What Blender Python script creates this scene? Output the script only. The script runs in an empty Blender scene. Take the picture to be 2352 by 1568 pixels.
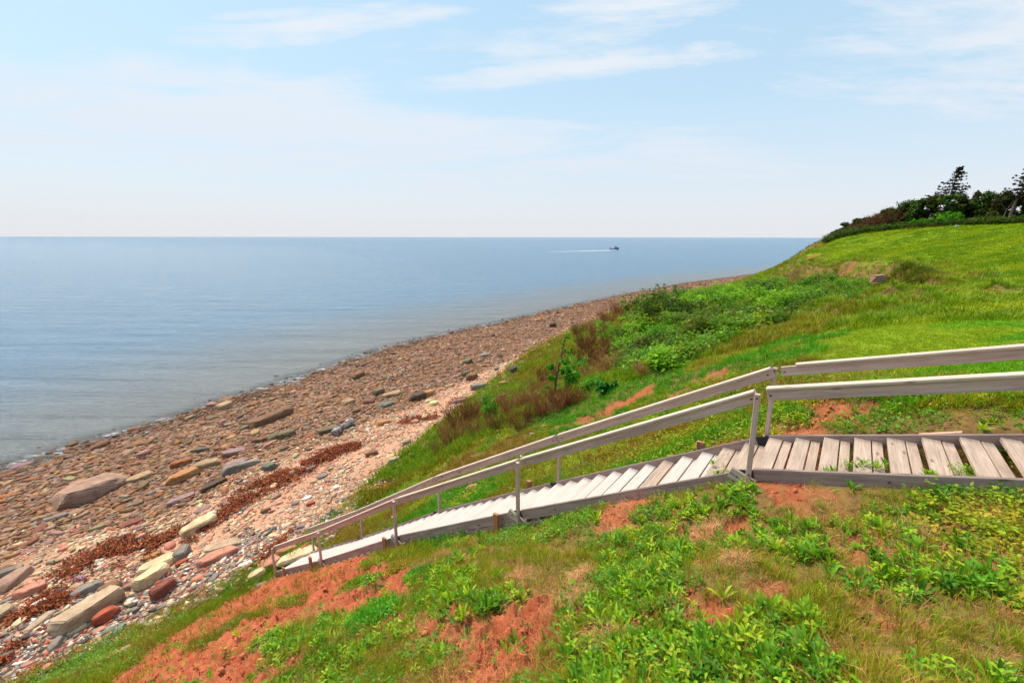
import bpy, bmesh, math, random
import numpy as np
from mathutils import Vector, Matrix
random.seed(7); RNG = np.random.default_rng(11)
SC = bpy.context.scene
COL = SC.collection
# ------------------------------------------------------------------ camera
PITCH = math.radians(12.9); FPX = 1045.5; CXP, CYP = 1176.0, 784.0   # photo measured on a 2352x1568 frame
cam_d = bpy.data.cameras.new('camera'); cam = bpy.data.objects.new('camera', cam_d); COL.objects.link(cam)
cam_d.lens = 16.0; cam_d.sensor_width = 36; cam_d.clip_start = .05; cam_d.clip_end = 90000
cam.rotation_euler = (math.pi/2-PITCH, math.radians(-.08), 0)
SC.camera = cam
# ------------------------------------------------------------------ sky + sun
SUN_EL, SUN_AZ = 56, -52
SUN_E, SKY_E, EXPO = 3.7, .10, .65
BLUE_T = (1.0, 1.15, 1.05)
w = bpy.data.worlds.new('World'); SC.world = w; w.use_nodes = True
def NT(nt): 
    nt.nodes.clear(); return nt.nodes, nt.links
N, L = NT(w.node_tree)
def nd(N, t, **k):
    n = N.new(t)
    for a, b in k.items():
        if a.startswith('i_'): n.inputs[a[2:].replace('_', ' ')].default_value = b
        else: setattr(n, a, b)
    return n
def ramp(N, L, fac, stops, interp='LINEAR'):
    r = N.new('ShaderNodeValToRGB'); r.color_ramp.interpolation = interp
    e = r.color_ramp.elements
    while len(e) < len(stops): e.new(.5)
    for i, (p, c) in enumerate(stops):
        e[i].position = p; e[i].color = (c[0], c[1], c[2], 1) if hasattr(c, '__len__') else (c, c, c, 1)
    L.new(fac, r.inputs[0]); return r.outputs[0]
def mixc(N, L, fac, a, b, mode='MIX'):
    m = N.new('ShaderNodeMix'); m.data_type = 'RGBA'; m.blend_type = mode
    for k, v in ((0, fac), (6, a), (7, b)):
        s = m.inputs[k]
        if isinstance(v, (int, float)): s.default_value = v if k == 0 else (v, v, v, 1)
        elif isinstance(v, tuple): s.default_value = (*v, 1)
        else: L.new(v, s)
    return m.outputs[2]
def mth(N, L, op, a, b=None, c=None):
    m = N.new('ShaderNodeMath'); m.operation = op
    for i, v in enumerate((a, b, c)):
        if v is None: continue
        if isinstance(v, (int, float)): m.inputs[i].default_value = v
        else: L.new(v, m.inputs[i])
    return m.outputs[0]
def mapping(N, L, src, scale, rot=(0, 0, 0), loc=(0, 0, 0)):
    m = N.new('ShaderNodeMapping'); L.new(src, m.inputs[0])
    m.inputs['Scale'].default_value = scale; m.inputs['Rotation'].default_value = rot; m.inputs['Location'].default_value = loc
    return m.outputs[0]
def noise(N, L, vec, scale, detail=4, rough=.55, dist=0.):
    n = N.new('ShaderNodeTexNoise'); n.inputs['Scale'].default_value = scale; n.inputs['Detail'].default_value = detail
    n.inputs['Roughness'].default_value = rough; n.inputs['Distortion'].default_value = dist
    if vec is not None: L.new(vec, n.inputs['Vector'])
    return n.outputs['Fac']
sky = nd(N, 'ShaderNodeTexSky', sky_type='NISHITA', sun_disc=False, sun_elevation=math.radians(SUN_EL), sun_rotation=math.radians(SUN_AZ), air_density=1.0, dust_density=1.6, ozone_density=1.6, altitude=0)
tc = N.new('ShaderNodeTexCoord')
sep = N.new('ShaderNodeSeparateXYZ'); L.new(tc.outputs['Generated'], sep.inputs[0])
zc = mth(N, L, 'MAXIMUM', sep.outputs[2], 0.0)
# project the direction on a cloud layer so that the cirrus flattens towards the horizon
den = mth(N, L, 'ADD', zc, .10)
cx_ = mth(N, L, 'DIVIDE', sep.outputs[0], den); cy_ = mth(N, L, 'DIVIDE', sep.outputs[1], den)
cv = N.new('ShaderNodeCombineXYZ'); L.new(cx_, cv.inputs[0]); L.new(cy_, cv.inputs[1])
ycl = mth(N, L, 'MAXIMUM', sep.outputs[1], .05)
azt = mth(N, L, 'DIVIDE', sep.outputs[0], ycl)
elt = mth(N, L, 'DIVIDE', zc, ycl)
dv = N.new('ShaderNodeCombineXYZ'); L.new(azt, dv.inputs[0]); L.new(elt, dv.inputs[1])
def blob(a0, e0, ra, re, rot=0.):
    m = mapping(N, L, dv.outputs[0], (1, 1, 1), (0, 0, 0), (-a0, -e0, 0))
    v = N.new('ShaderNodeVectorRotate'); v.rotation_type = 'Z_AXIS'; v.inputs['Angle'].default_value = -rot; L.new(m, v.inputs['Vector'])
    m = mapping(N, L, v.outputs[0], (1/ra, 1/re, 1))
    ln = N.new('ShaderNodeVectorMath'); ln.operation = 'LENGTH'; L.new(m, ln.inputs[0])
    return ramp(N, L, ln.outputs['Value'], [(0., 1.), (.45, .72), (1., 0.)], 'EASE')
def streak(sx, sy, rot, loc, d=8, dist=.8):
    return noise(N, L, mapping(N, L, dv.outputs[0], (sx, sy, 1), (0, 0, rot), loc), 1.0, d, .6, dist)
bands = streak(1.6, 11, math.radians(3), (2.3, .7, 0))
wisps = streak(2.6, 15, math.radians(-17), (5.1, 3.3, 1))
fine = streak(7, 42, math.radians(-14), (1.1, 8.3, 2), 6, .5)
def cover(mask, nz, lo, hi):
    return ramp(N, L, mth(N, L, 'ADD', mth(N, L, 'MULTIPLY', nz, 1.0), mth(N, L, 'MULTIPLY', mask, .34)), [(lo, 0.), (hi, 1.)], 'EASE')
nb = mth(N, L, 'ADD', mth(N, L, 'MULTIPLY', bands, .72), mth(N, L, 'MULTIPLY', fine, .28))
nw = mth(N, L, 'ADD', mth(N, L, 'MULTIPLY', wisps, .68), mth(N, L, 'MULTIPLY', fine, .32))
lowm = mth(N, L, 'MAXIMUM', blob(-.75, .235, .95, .15, -.05), mth(N, L, 'MULTIPLY', blob(-.1, .15, 1.1, .16), .8))
him = mth(N, L, 'MAXIMUM', blob(.27, .44, .55, .085, .27), mth(N, L, 'MAXIMUM', blob(-.42, .40, .42, .05, .08), mth(N, L, 'MAXIMUM', blob(.15, .33, .5, .04, .1), blob(1.1, .42, .75, .3, .2))))
c1 = mth(N, L, 'MULTIPLY', cover(lowm, nb, .43, .84), .92)
c2 = mth(N, L, 'MULTIPLY', cover(him, nw, .52, .92), .95)
cm = mth(N, L, 'MAXIMUM', c1, c2)
veil = ramp(N, L, zc, [(0., .97), (.06, .88), (.14, .55), (.25, .24), (.5, .12), (1., .2)])
f1 = mth(N, L, 'MAXIMUM', cm, veil)
hz = ramp(N, L, zc, [(0., (5.1, 5.15, 5.3)), (.06, (5.15, 5.35, 5.65)), (.16, (5.0, 5.4, 6.0)), (.4, (5.4, 5.75, 6.1)), (1., (5.6, 5.8, 6.1))])
blue = mixc(N, L, 1.0, sky.outputs[0], BLUE_T, 'MULTIPLY')
blue = mixc(N, L, .72, blue, ramp(N, L, zc, [(0., (3.9, 5.3, 6.3)), (.25, (3.3, 5.0, 6.35)), (.6, (2.6, 4.5, 6.3)), (1., (2.3, 4.0, 6.0))]))
skyc = mixc(N, L, f1, blue, hz)
bg = N.new('ShaderNodeBackground'); bg.inputs[1].default_value = SKY_E; L.new(skyc, bg.inputs[0])
wo = N.new('ShaderNodeOutputWorld'); L.new(bg.outputs[0], wo.inputs[0])
sl = bpy.data.lights.new('sun', 'SUN'); so = bpy.data.objects.new('sun', sl); COL.objects.link(so)
sl.energy = SUN_E; sl.angle = math.radians(14); sl.color = (1., .89, .74)
az = math.radians(SUN_AZ); el = math.radians(SUN_EL)
sdir = Vector((math.sin(az)*math.cos(el), math.cos(az)*math.cos(el), math.sin(el)))
so.rotation_euler = sdir.to_track_quat('Z', 'Y').to_euler()
SC.view_settings.view_transform = 'Standard'; SC.view_settings.look = 'None'
SC.view_settings.exposure = EXPO; SC.view_settings.gamma = 1
SC.render.engine = 'CYCLES'
cy = SC.cycles; cy.use_adaptive_sampling = True; cy.adaptive_threshold = .03; cy.use_denoising = True
cy.max_bounces = 6; cy.diffuse_bounces = 3; cy.glossy_bounces = 3; cy.transmission_bounces = 4; cy.transparent_max_bounces = 8
cy.caustics_reflective = False; cy.caustics_refractive = False
# ------------------------------------------------------------------ photo measuring helpers
SP, CP = math.sin(PITCH), math.cos(PITCH)
def ray(px, py):
    u = (px-CXP)/FPX; v = (py-CYP)/FPX
    y = CP-v*SP; z = -SP-v*CP
    return u/y, z/y            # X and Z per metre of depth
def at(px, py, D):
    a, b = ray(px, py); return (a*D, D, b*D)
def project(x, y, z):
    yc = y*CP-z*SP; zc_ = y*SP+z*CP
    return CXP+FPX*x/yc, CYP-FPX*zc_/yc
# ------------------------------------------------------------------ numpy noise
def _h(ix, iy, s):
    h = (ix.astype(np.int64)*374761393 + iy.astype(np.int64)*668265263 + s*144665) & 0x7fffffff
    h = ((h ^ (h >> 13))*1274126177) & 0x7fffffff
    return ((h ^ (h >> 16)) & 0xffff)/65535.0
def vn(x, y, s=0):
    x = np.asarray(x, float); y = np.asarray(y, float)
    ix = np.floor(x); iy = np.floor(y); fx = x-ix; fy = y-iy
    fx = fx*fx*fx*(fx*(fx*6-15)+10); fy = fy*fy*fy*(fy*(fy*6-15)+10)
    a = _h(ix, iy, s); b = _h(ix+1, iy, s); c = _h(ix, iy+1, s); d = _h(ix+1, iy+1, s)
    return (a*(1-fx)+b*fx)*(1-fy)+(c*(1-fx)+d*fx)*fy
def fbm(x, y, s=0, o=4, g=.5):
    r = 0; a = 1; t = 0
    for i in range(o):
        c, sn = math.cos(.6*i+.3), math.sin(.6*i+.3)
        r = r+a*vn((x*c-y*sn)*2**i+17.3*i, (x*sn+y*c)*2**i+9.1*i, s+i*31); t += a; a *= g
    return r/t
def sstep(a, b, x):
    t = np.clip((x-a)/(b-a), 0, 1); return t*t*(3-2*t)
# ------------------------------------------------------------------ the stairway line
SD = np.array([-.8, .6]); SN = np.array([.6, .8]); S0 = np.array([2.44, 4.2])
TN = [-6, 0, 2.866, 5.707, 8.58, 11.15]; ZN = [.20, -1.48, -3.08, -4.74, -6.64, -8.24]
def rail_z(t): return np.interp(t, TN, ZN)
def rz_ext(t): return np.where(t > 11.15, -8.24-(t-11.15)*.62, np.interp(t, TN, ZN))
def spt(t, n, z=0.): return Vector((S0[0]+SD[0]*t+SN[0]*n, S0[1]+SD[1]*t+SN[1]*n, z))
def st_coord(x, y):
    dx = x-S0[0]; dy = y-S0[1]
    return dx*SD[0]+dy*SD[1], dx*SN[0]+dy*SN[1]
# ------------------------------------------------------------------ terrain
TOE = np.array([(-18, -6), (-13, 2), (-10.1, 7.9), (-7.9, 9.8), (-6.3, 11.8), (-4.6, 17.2), (-1.6, 26), (1.6, 36), (6.9, 46), (16.8, 63.8), (32, 80), (57, 105), (110, 150), (220, 240)], float)
WAT = np.array([(-62, -30), (-38, 0), (-28.5, 11), (-23.3, 19.6), (-19.5, 26), (-11.2, 44), (3, 62), (17.2, 80), (40, 106), (74, 136), (130, 180), (230, 262)], float)
SEA = -10.5
def sdist(x, y, P):
    best = np.full(x.shape, 1e9); sg = np.ones(x.shape)
    for (ax, ay), (bx, by) in zip(P[:-1], P[1:]):
        ex, ey = bx-ax, by-ay; l2 = ex*ex+ey*ey
        t = np.clip(((x-ax)*ex+(y-ay)*ey)/l2, 0, 1)
        dx = x-ax-t*ex; dy = y-ay-t*ey; d = np.hypot(dx, dy)
        c = ex*(y-ay)-ey*(x-ax)
        m = d < best; best = np.where(m, d, best); sg = np.where(m, np.where(c > 0, 1., -1.), sg)
    return best*sg             # positive = seaward
CP_ = []
def c(px, py, D): CP_.append(at(px, py, D))
for t in (-5, -3.6, -2.6, -1.5, 0, 1.4, 2.8, 4.2, 5.7, 7.2, 8.6, 10, 11.3, 12.6, 14.5):
    for n in (-.3, -1.6, -3.2, -5.2, -8):
        z = float(rz_ext(np.array(t)))-1.05+.14*abs(n) - (.08 if -.5 < t < 1.5 else 0)
        if n == -8: z -= .25
        z = min(z, -1.62+.01*t) if t < 0 else z
        p = spt(t, n); CP_.append((p.x, p.y, max(z, -12.5)))
for t in (1.4, 4.2, 7.2, 10): 
    p = spt(t, 1.3); CP_.append((p.x, p.y, float(rail_z(t))-1.0))
for t in (0, -1, -2, -3.5):
    p = spt(t, 1.2); CP_.append((p.x, p.y, float(rail_z(t))-.86))
# lawn
for a in ((2352, 505, 62), (2352, 550, 43), (2352, 600, 28), (2352, 640, 20), (2352, 700, 13.4), (2352, 760, 8.4), (2100, 760, 9.4), (2250, 700, 12.6),
          (2503, 505, 55), (2600, 600, 26), (2700, 760, 8.2), (2150, 515, 68), (2030, 528, 71), (1905, 545, 72.5), (1985, 570, 58), (2080, 596, 38), (2200, 600, 34), (2200, 560, 48),
          (2220, 650, 21),
          (1852, 570, 72), (1800, 605, 71), (1751, 640, 70), (1850, 585, 62), (1820, 630, 55), (1950, 597, 45), (1760, 668, 55), (1800, 655, 50),
          (1660, 672, 58), (1700, 660, 66), (1745, 648, 74), (1620, 684, 50), (1790, 622, 78), (1560, 712, 47),
          # bowl below the lip
          (2060, 617, 36), (2100, 640, 28), (1990, 632, 35), (1950, 650, 33), (1850, 690, 28.5), (1700, 740, 26), (1550, 785, 25.5), (1450, 815, 25.5), (1370, 850, 24.5),
          (1680, 690, 42), (1560, 705, 40), (1480, 740, 35), (1400, 775, 31), (1800, 660, 42),
          # hummocks right of the bowl
          (2020, 665, 25), (1960, 690, 23), (2080, 690, 17.5), (2150, 700, 14.8), (1940, 730, 15.5),
          # near tongue
          (1900, 760, 12.6), (1790, 790, 12.2), (1700, 810, 12.8), (1600, 835, 13), (1500, 865, 13.8), (1400, 885, 15), (1300, 925, 15.2), (1200, 965, 15.4), (1100, 1010, 15.4), (1030, 1060, 14.9),
          (2200, 870, 5.5), (2000, 870, 6.0), (1850, 880, 7.4), (1700, 900, 8.2), (1600, 930, 8.9), (1500, 975, 9.3), (1400, 1010, 9.7), (1300, 1040, 10.2), (1200, 1060, 10.9), (1100, 1090, 11.4), (1000, 1140, 11.7), (900, 1180, 12),
          (2150, 950, 4.55), (1950, 950, 5.2)): c(*a)
for (x, y) in ((-18, -6), (-13, 2), (-10.1, 7.9), (-6.3, 11.8), (-4.6, 17.2), (-1.6, 26), (1.6, 36), (6.9, 46), (16.8, 63.8), (32, 80), (57, 105), (110, 150)):
    CP_.append((x+.3, y-.3, -9.45)); CP_.append((x-5, y+3.5, -12.6))
for q in ((0, 0, -1.66), (3, -1, -1.6), (8, 0, -1.6), (8, -10, -1.5), (-4, -3, -3.2), (-8, -8, -6), (20, 0, -1.5), (30, 10, -1.), (45, 30, 1.2), (70, 60, 2.4), (90, 90, 2.6), (75, 100, -1), (120, 120, 1.5), (60, 85, -.2), (100, 60, 3.), (180, 180, 2), (160, 60, 3), (20, -30, -1.5), (120, -20, 2), (0, -25, -3)): CP_.append(q)
CPA = np.array(CP_)
KC = 1.0
def _phi(x, y):
    return np.sqrt((x[:, None]-CPA[None, :, 0])**2+(y[:, None]-CPA[None, :, 1])**2+KC)
A = np.zeros((len(CPA)+3, len(CPA)+3)); n_ = len(CPA)
A[:n_, :n_] = _phi(CPA[:, 0], CPA[:, 1]) - np.eye(n_)*.06
A[:n_, n_] = 1; A[:n_, n_+1] = CPA[:, 0]; A[:n_, n_+2] = CPA[:, 1]; A[n_:, :n_] = A[:n_, n_:].T
WT = np.linalg.solve(A, np.concatenate([CPA[:, 2], np.zeros(3)]))
def base_h(x, y):
    x = np.asarray(x, float).ravel(); y = np.asarray(y, float).ravel(); out = np.empty(x.size)
    for i in range(0, x.size, 40000):
        xs, ys = x[i:i+40000], y[i:i+40000]
        land = _phi(xs, ys) @ WT[:n_] + WT[n_]+WT[n_+1]*xs+WT[n_+2]*ys
        st = sdist(xs, ys, TOE); sw = sdist(xs, ys, WAT)
        f = np.where(st > 0, st/np.maximum(st-sw, .1), 0); f = np.where(sw > 0, 1+sw/12., f)
        beach = -9.25-1.25*np.minimum(f, 1)**.9-np.maximum(f-1, 0)*1.1
        beach = np.where(st < 0, beach+np.clip(st*.25, -3, 0), beach)
        beach = np.maximum(beach, -15)
        k = .25; d = land-beach
        out[i:i+40000] = np.where(np.abs(d) > 4, np.maximum(land, beach), beach+.5*(d+np.sqrt(d*d+k)) - .0)
    # sunken strip under the stairway
    t, nn = st_coord(x, y)
    m = sstep(-.06, .02, nn)*(1-sstep(1.06, 1.22, nn))*sstep(-9, -8.4, t)*(1-sstep(11.0, 11.6, t))
    near = sstep(-.9, -.15, nn)*(1-sstep(1.1, 1.9, nn))*(1-sstep(11.2, 12.2, t))*sstep(-6, -4.5, t)
    r = rz_ext(t)
    gap = .10*(sstep(1.8, 2.6, t)*(1-sstep(6.0, 7.2, t)))
    tgt = r-.90-gap-.05*sstep(1.2,2.2,t)
    out = np.where(nn < .5, out+(tgt-out)*near*(nn > -.9), out)
    out = out+(np.minimum(r-1.3, out)-out)*m
    return out
RAILD = lambda t: np.interp(t, [-3, -1.8, 0, 2.87, 6], [.02, .03, .06, .03, 0])
# polygon / blob masks, measured on the photo and laid on the ground
def ground_hit(px, py, far=300):
    a, b = ray(px, py); Ds = np.geomspace(.8, far, 700)
    h = base_h(a*Ds, Ds); below = b*Ds <= h
    if not below.any(): return np.array([a*70, 70, base_h([a*70], [70])[0]])
    i = int(np.argmax(below)); 
    if i == 0: D = Ds[0]
    else:
        g0 = b*Ds[i-1]-h[i-1]; g1 = b*Ds[i]-h[i]; D = Ds[i-1]+(Ds[i]-Ds[i-1])*g0/(g0-g1+1e-9)
    return np.array([a*D, D, b*D])
def poly_w(pts): return np.array([ground_hit(*p)[:2] for p in pts])
def in_poly(x, y, P):
    inside = np.zeros(x.shape, bool); n = len(P); j = n-1
    for i in range(n):
        xi, yi = P[i]; xj, yj = P[j]
        cnd = ((yi > y) != (yj > y)) & (x < (xj-xi)*(y-yi)/((yj-yi) if yj != yi else 1e-9)+xi)
        inside ^= cnd; j = i
    return inside
def poly_mask(x, y, P, soft):
    d = np.full(x.shape, 1e9); n = len(P)
    for i in range(n):
        ax, ay = P[i]; bx, by = P[(i+1) % n]; ex, ey = bx-ax, by-ay
        t = np.clip(((x-ax)*ex+(y-ay)*ey)/(ex*ex+ey*ey+1e-9), 0, 1)
        d = np.minimum(d, np.hypot(x-ax-t*ex, y-ay-t*ey))
    s = np.where(in_poly(x, y, P), d, -d)
    return sstep(-soft, soft, s)
RED = [poly_w(p) for p in (
    [(200, 1600), (330, 1500), (450, 1420), (560, 1352), (640, 1322), (720, 1318), (780, 1290), (850, 1285), (905, 1318), (860, 1350), (800, 1345), (760, 1385), (700, 1400), (650, 1440), (600, 1470), (610, 1530), (560, 1600)],
    [(820, 1362), (850, 1330), (945, 1298), (940, 1335), (925, 1372), (840, 1400), (760, 1425), (690, 1440), (640, 1445), (720, 1395)],
    [(700, 1500), (790, 1470), (880, 1450), (860, 1480), (760, 1520), (690, 1560)],
    [(1100, 1425), (1180, 1402), (1260, 1395), (1300, 1430), (1250, 1490), (1225, 1540), (1180, 1580), (1080, 1580), (1060, 1540), (1110, 1490)],
    [(985, 1415), (1060, 1392), (1095, 1400), (1090, 1440), (1010, 1450)], [(560, 1600), (640, 1530), (720, 1505), (700, 1560), (650, 1620)],
    [(1400, 1165), (1450, 1155), (1475, 1180), (1440, 1215), (1390, 1200)])]
BLOB = []      # x, y, radius, strength of bare soil
for px, py, r, s in ((1425, 1175, 46, 1), (1380, 1215, 26, .8), (1400, 1232, 26, .8), (1215, 1455, 62, 1), (1180, 1500, 60, 1), (1130, 1530, 40, 1), (1080, 1440, 50, .9), (1010, 1425, 46, .8), (1265, 1400, 40, .7),
                     (1175, 1305, 26, .8), (1190, 1350, 30, .9), (1600, 1392, 60, .9), (1640, 1220, 46, .7), (1590, 1225, 30, .5), (1330, 1345, 36, .8), (1320, 1400, 34, .8), (1340, 1460, 46, .8), (1480, 1440, 46, .4),
                     (1780, 1115, 40, .7), (1880, 1110, 30, .5), (1850, 1165, 50, .5), (1950, 1250, 70, .45), (1860, 1480, 60, .45), (2200, 1215, 60, .4), (2000, 1400, 50, .4), (2270, 1290, 40, .45), (1750, 1340, 40, .45), (900, 1420, 40, .6), (960, 1480, 40, .4),
                     (1900, 950, 48, .6), (1840, 985, 40, .65), (1960, 960, 30, .55), (1990, 935, 28, .55), (1450, 915, 40, .95), (1400, 940, 40, .85), (1490, 885, 34, .8), (1560, 905, 30, .6), (1640, 862, 30, .6), (1340, 962, 40, .6), (1600, 1060, 34, .5), (1650, 1040, 40, .5), (1280, 985, 16, .6),
                     (1880, 755, 28, .7), (1930, 740, 20, .6), (2075, 633, 20, .8), (2110, 636, 12, .6), (2145, 668, 18, .8), (2165, 682, 16, .8), (2190, 690, 14, .7), (1990, 665, 16, .8), (1960, 690, 20, .6), (2010, 700, 14, .6), (1940, 605, 14, .7),
                     (1870, 588, 10, .5), (1830, 582, 16, .6), (1790, 612, 18, .6), (880, 1115, 24, 1), (900, 1105, 18, .8), (1235, 1130, 16, .7), (1090, 1205, 20, .6), (1180, 1160, 14, .5), (860, 1170, 14, .5)):
    g = ground_hit(px, py); BLOB.append((g[0], g[1], r*math.hypot(g[0], g[1])/FPX*1.25, s))
LAWN_P = poly_w([(1903, 549), (1860, 585), (1905, 600), (2060, 601), (2110, 612), (2215, 640), (2262, 680), (2215, 718), (2050, 738), (1900, 775), (1840, 815), (1850, 850), (1950, 862), (2120, 865), (2352, 850), (2700, 900), (2900, 700), (2700, 520), (2352, 508), (2150, 520), (2000, 533)])
DIP_P = poly_w([(1790, 640), (1850, 609), (1950, 603), (2055, 609), (2105, 626), (2120, 650), (2060, 668), (1990, 680), (1900, 700), (1780, 700)])
LUSH_P = poly_w([(1450, 852), (1425, 800), (1440, 745), (1475, 708), (1560, 672), (1690, 684), (1760, 655), (1860, 622), (1960, 616), (2020, 632), (1990, 650), (1945, 690), (1880, 715), (1760, 760), (1680, 790), (1560, 845), (1500, 862)])
def bare(x, y):
    wx = x+(fbm(x*1.3, y*1.3, 5, 4)-.5)*.9; wy = y+(fbm(x*1.3, y*1.3, 9, 4)-.5)*.9
    m = np.zeros(x.shape)
    for P in RED: m = np.maximum(m, poly_mask(wx, wy, P, .16))
    for bx, by, r, s in BLOB:
        sc = max(r*.8, .12)
        ux = x+(fbm(x/sc, y/sc, 15, 3)-.5)*r*2.2; uy = y+(fbm(x/sc, y/sc, 19, 3)-.5)*r*2.2
        d = np.hypot(ux-bx, uy-by); m = np.maximum(m, s*(1-sstep(.55*r, 1.15*r, d)))
    return m
def lawn(x, y):
    k = 1.4+np.clip(np.hypot(x, y)/12, 0, 3); wx = x+(fbm(x*.7, y*.7, 45, 4)-.5)*k*1.6; wy = y+(fbm(x*.7, y*.7, 49, 4)-.5)*k*1.6
    return poly_mask(wx, wy, LAWN_P, 1.1)
def lush(x, y):
    wx = x+(fbm(x*.5, y*.5, 55, 3)-.5)*2; wy = y+(fbm(x*.5, y*.5, 59, 3)-.5)*2
    return poly_mask(wx, wy, LUSH_P, .6)
def beachf(x, y):
    st = sdist(x, y, TOE); sw = sdist(x, y, WAT)
    st = st+(fbm(x*.7, y*.7, 65, 4)-.5)*1.3
    f = np.where(st > 0, st/np.maximum(st-np.minimum(sw, 0), .1), 0)
    ft = np.interp(y, [10, 15, 19, 22, 27, 31, 36], [.45, .39, .35, .27, .24, .13, .05])
    f = np.where(f < ft, .5*f/ft, .5+.5*(f-ft)/(1-ft))
    return np.where(sw > 0, 1+sw/12., f), st, sw
def full_h(x, y):
    x = np.asarray(x, float).ravel(); y = np.asarray(y, float).ravel()
    z = base_h(x, y); st = sdist(x, y, TOE); r = np.hypot(x, y)
    t, nn = st_coord(x, y)
    near_st = sstep(-.55, -.1, nn)*(1-sstep(1.1, 1.6, nn))*(1-sstep(11.2, 11.8, t))
    free = 1-near_st
    on_land = 1-sstep(-.8, .6, st)
    la = lawn(x, y); b = bare(x, y)
    z = z+on_land*free*((1-la)*((fbm(x*.9, y*.9, 3, 4)-.5)*.30+(fbm(x*4, y*4, 4, 4)-.5)*.09)+la*(fbm(x*.25, y*.25, 7, 3)-.5)*.25)
    clod = np.abs(fbm(x*5, y*5, 23, 5, .6)-.5)*2
    z = z+on_land*free*b*((clod-.3)*.25-.03)
    z = z+on_land*free*b*(fbm(x*22, y*22, 29, 3)-.5)*.035*(r < 16)
    z = z-on_land*1.35*poly_mask(x+(fbm(x*.6, y*.6, 37, 3)-.5)*1.5, y+(fbm(x*.6, y*.6, 39, 3)-.5)*1.5, DIP_P, .7)
    lu_ = lush(x, y); z = z+on_land*lu_*(np.clip(1-np.abs(2*fbm(x*.42, y*.42, 191, 3)-1)*4.0, 0, 1)**.7*.75+(fbm(x*1.6, y*1.6, 193, 3)-.5)*.7)
    # eroded hummocks round the bowl
    hum = np.exp(-((x-17)**2+(y-20)**2)/60.)
    z = z+on_land*(1-la*.6)*hum*(np.abs(fbm(x*.55, y*.55, 33, 4)-.5)*2-.25)*1.5*(1-la)
    # beach: low ridges and cobbles in the sheet
    z = z+(1-on_land)*((fbm(x*.5, y*.5, 43, 4)-.5)*.35+(fbm(x*6, y*6, 47, 3)-.5)*.05)
    return z
# grid that grows coarser away from the viewpoint
ang = np.concatenate([np.linspace(-180, -64, 60)[:-1], np.linspace(-64, 64, 860), np.linspace(64, 180, 60)[1:]])
ang = np.radians(ang)
rad = np.concatenate([np.linspace(.15, 1.2, 14)[:-1], np.geomspace(1.2, 300, 560)])
RR, AA = np.meshgrid(rad, ang, indexing='ij')
GX = (RR*np.sin(AA)).ravel(); GY = (RR*np.cos(AA)).ravel()
GZ = full_h(GX, GY)
na, nr = len(ang), len(rad)
def new_mesh(name, V, F, smooth=True):
    """V (n,3); F (m,k) with k 3 or 4"""
    me = bpy.data.meshes.new(name); V = np.ascontiguousarray(V, np.float32); F = np.ascontiguousarray(F, np.int32)
    k = F.shape[1]
    me.vertices.add(len(V)); me.vertices.foreach_set('co', V.ravel())
    me.loops.add(F.size); me.loops.foreach_set('vertex_index', F.ravel())
    me.polygons.add(len(F)); me.polygons.foreach_set('loop_start', np.arange(0, F.size, k, dtype=np.int32))
    try: me.polygons.foreach_set('loop_total', np.full(len(F), k, np.int32))
    except Exception: pass
    me.update(calc_edges=True)
    if smooth: me.polygons.foreach_set('use_smooth', np.ones(len(F), bool))
    me.validate(); return me
def fattr(me, name, vals):
    a = me.attributes.new(name, 'FLOAT', 'POINT'); a.data.foreach_set('value', np.ascontiguousarray(vals, np.float32).ravel())
def cattr(me, name, cols):
    cols = np.asarray(cols, np.float32)
    if cols.shape[1] == 3: cols = np.concatenate([cols, np.ones((len(cols), 1), np.float32)], 1)
    a = me.attributes.new(name, 'FLOAT_COLOR', 'POINT'); a.data.foreach_set('color', np.ascontiguousarray(cols).ravel())
def link(name, me, mat=None, parent=None, **props):
    o = bpy.data.objects.new(name, me); COL.objects.link(o)
    if mat is not None and me is not None: me.materials.clear(); me.materials.append(mat)
    if parent is not None: o.parent = parent
    for k, v in props.items(): o[k] = v
    return o
i = np.arange(nr-1)[:, None]; j = np.arange(na-1)[None, :]
a0 = (i*na+j).ravel()
F = np.stack([a0, a0+na, a0+na+1, a0+1], 1)
cap = len(GX); V = np.stack([GX, GY, GZ], 1)
V = np.concatenate([V, [[0, 0, float(full_h([0.], [0.])[0])]]])
seam = (np.arange(nr-1)*na)
F = np.concatenate([F, np.stack([np.full(na-1, cap), np.arange(na-1), np.arange(1, na), np.arange(1, na)], 1)]) if False else F
ter = new_mesh('ground', V[:-1], F)
bf, bst, bsw = beachf(GX, GY)
fattr(ter, 'bare', bare(GX, GY)); fattr(ter, 'lawn', lawn(GX, GY)); fattr(ter, 'lush', lush(GX, GY)); fattr(ter, 'bf', bf); fattr(ter, 'bst', bst)
# ------------------------------------------------------------------ materials
def mat(name):
    m = bpy.data.materials.new(name); m.use_nodes = True; N, L = NT(m.node_tree)
    out = N.new('ShaderNodeOutputMaterial'); return m, N, L, out
def pbsdf(N, L, out, col, rough=.8, spec=.25, bump=None, bstr=.4, bdist=.02):
    p = N.new('ShaderNodeBsdfPrincipled')
    if isinstance(col, tuple): p.inputs['Base Color'].default_value = (*col, 1)
    else: L.new(col, p.inputs['Base Color'])
    if isinstance(rough, (int, float)): p.inputs['Roughness'].default_value = rough
    else: L.new(rough, p.inputs['Roughness'])
    p.inputs['Specular IOR Level'].default_value = spec
    if bump is not None:
        b = N.new('ShaderNodeBump'); b.inputs['Strength'].default_value = bstr; b.inputs['Distance'].default_value = bdist
        L.new(bump, b.inputs['Height']); L.new(b.outputs[0], p.inputs['Normal'])
    L.new(p.outputs[0], out.inputs[0]); return p
def attr(N, name, out='Fac'):
    a = N.new('ShaderNodeAttribute'); a.attribute_name = name; return a.outputs[out]
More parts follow.
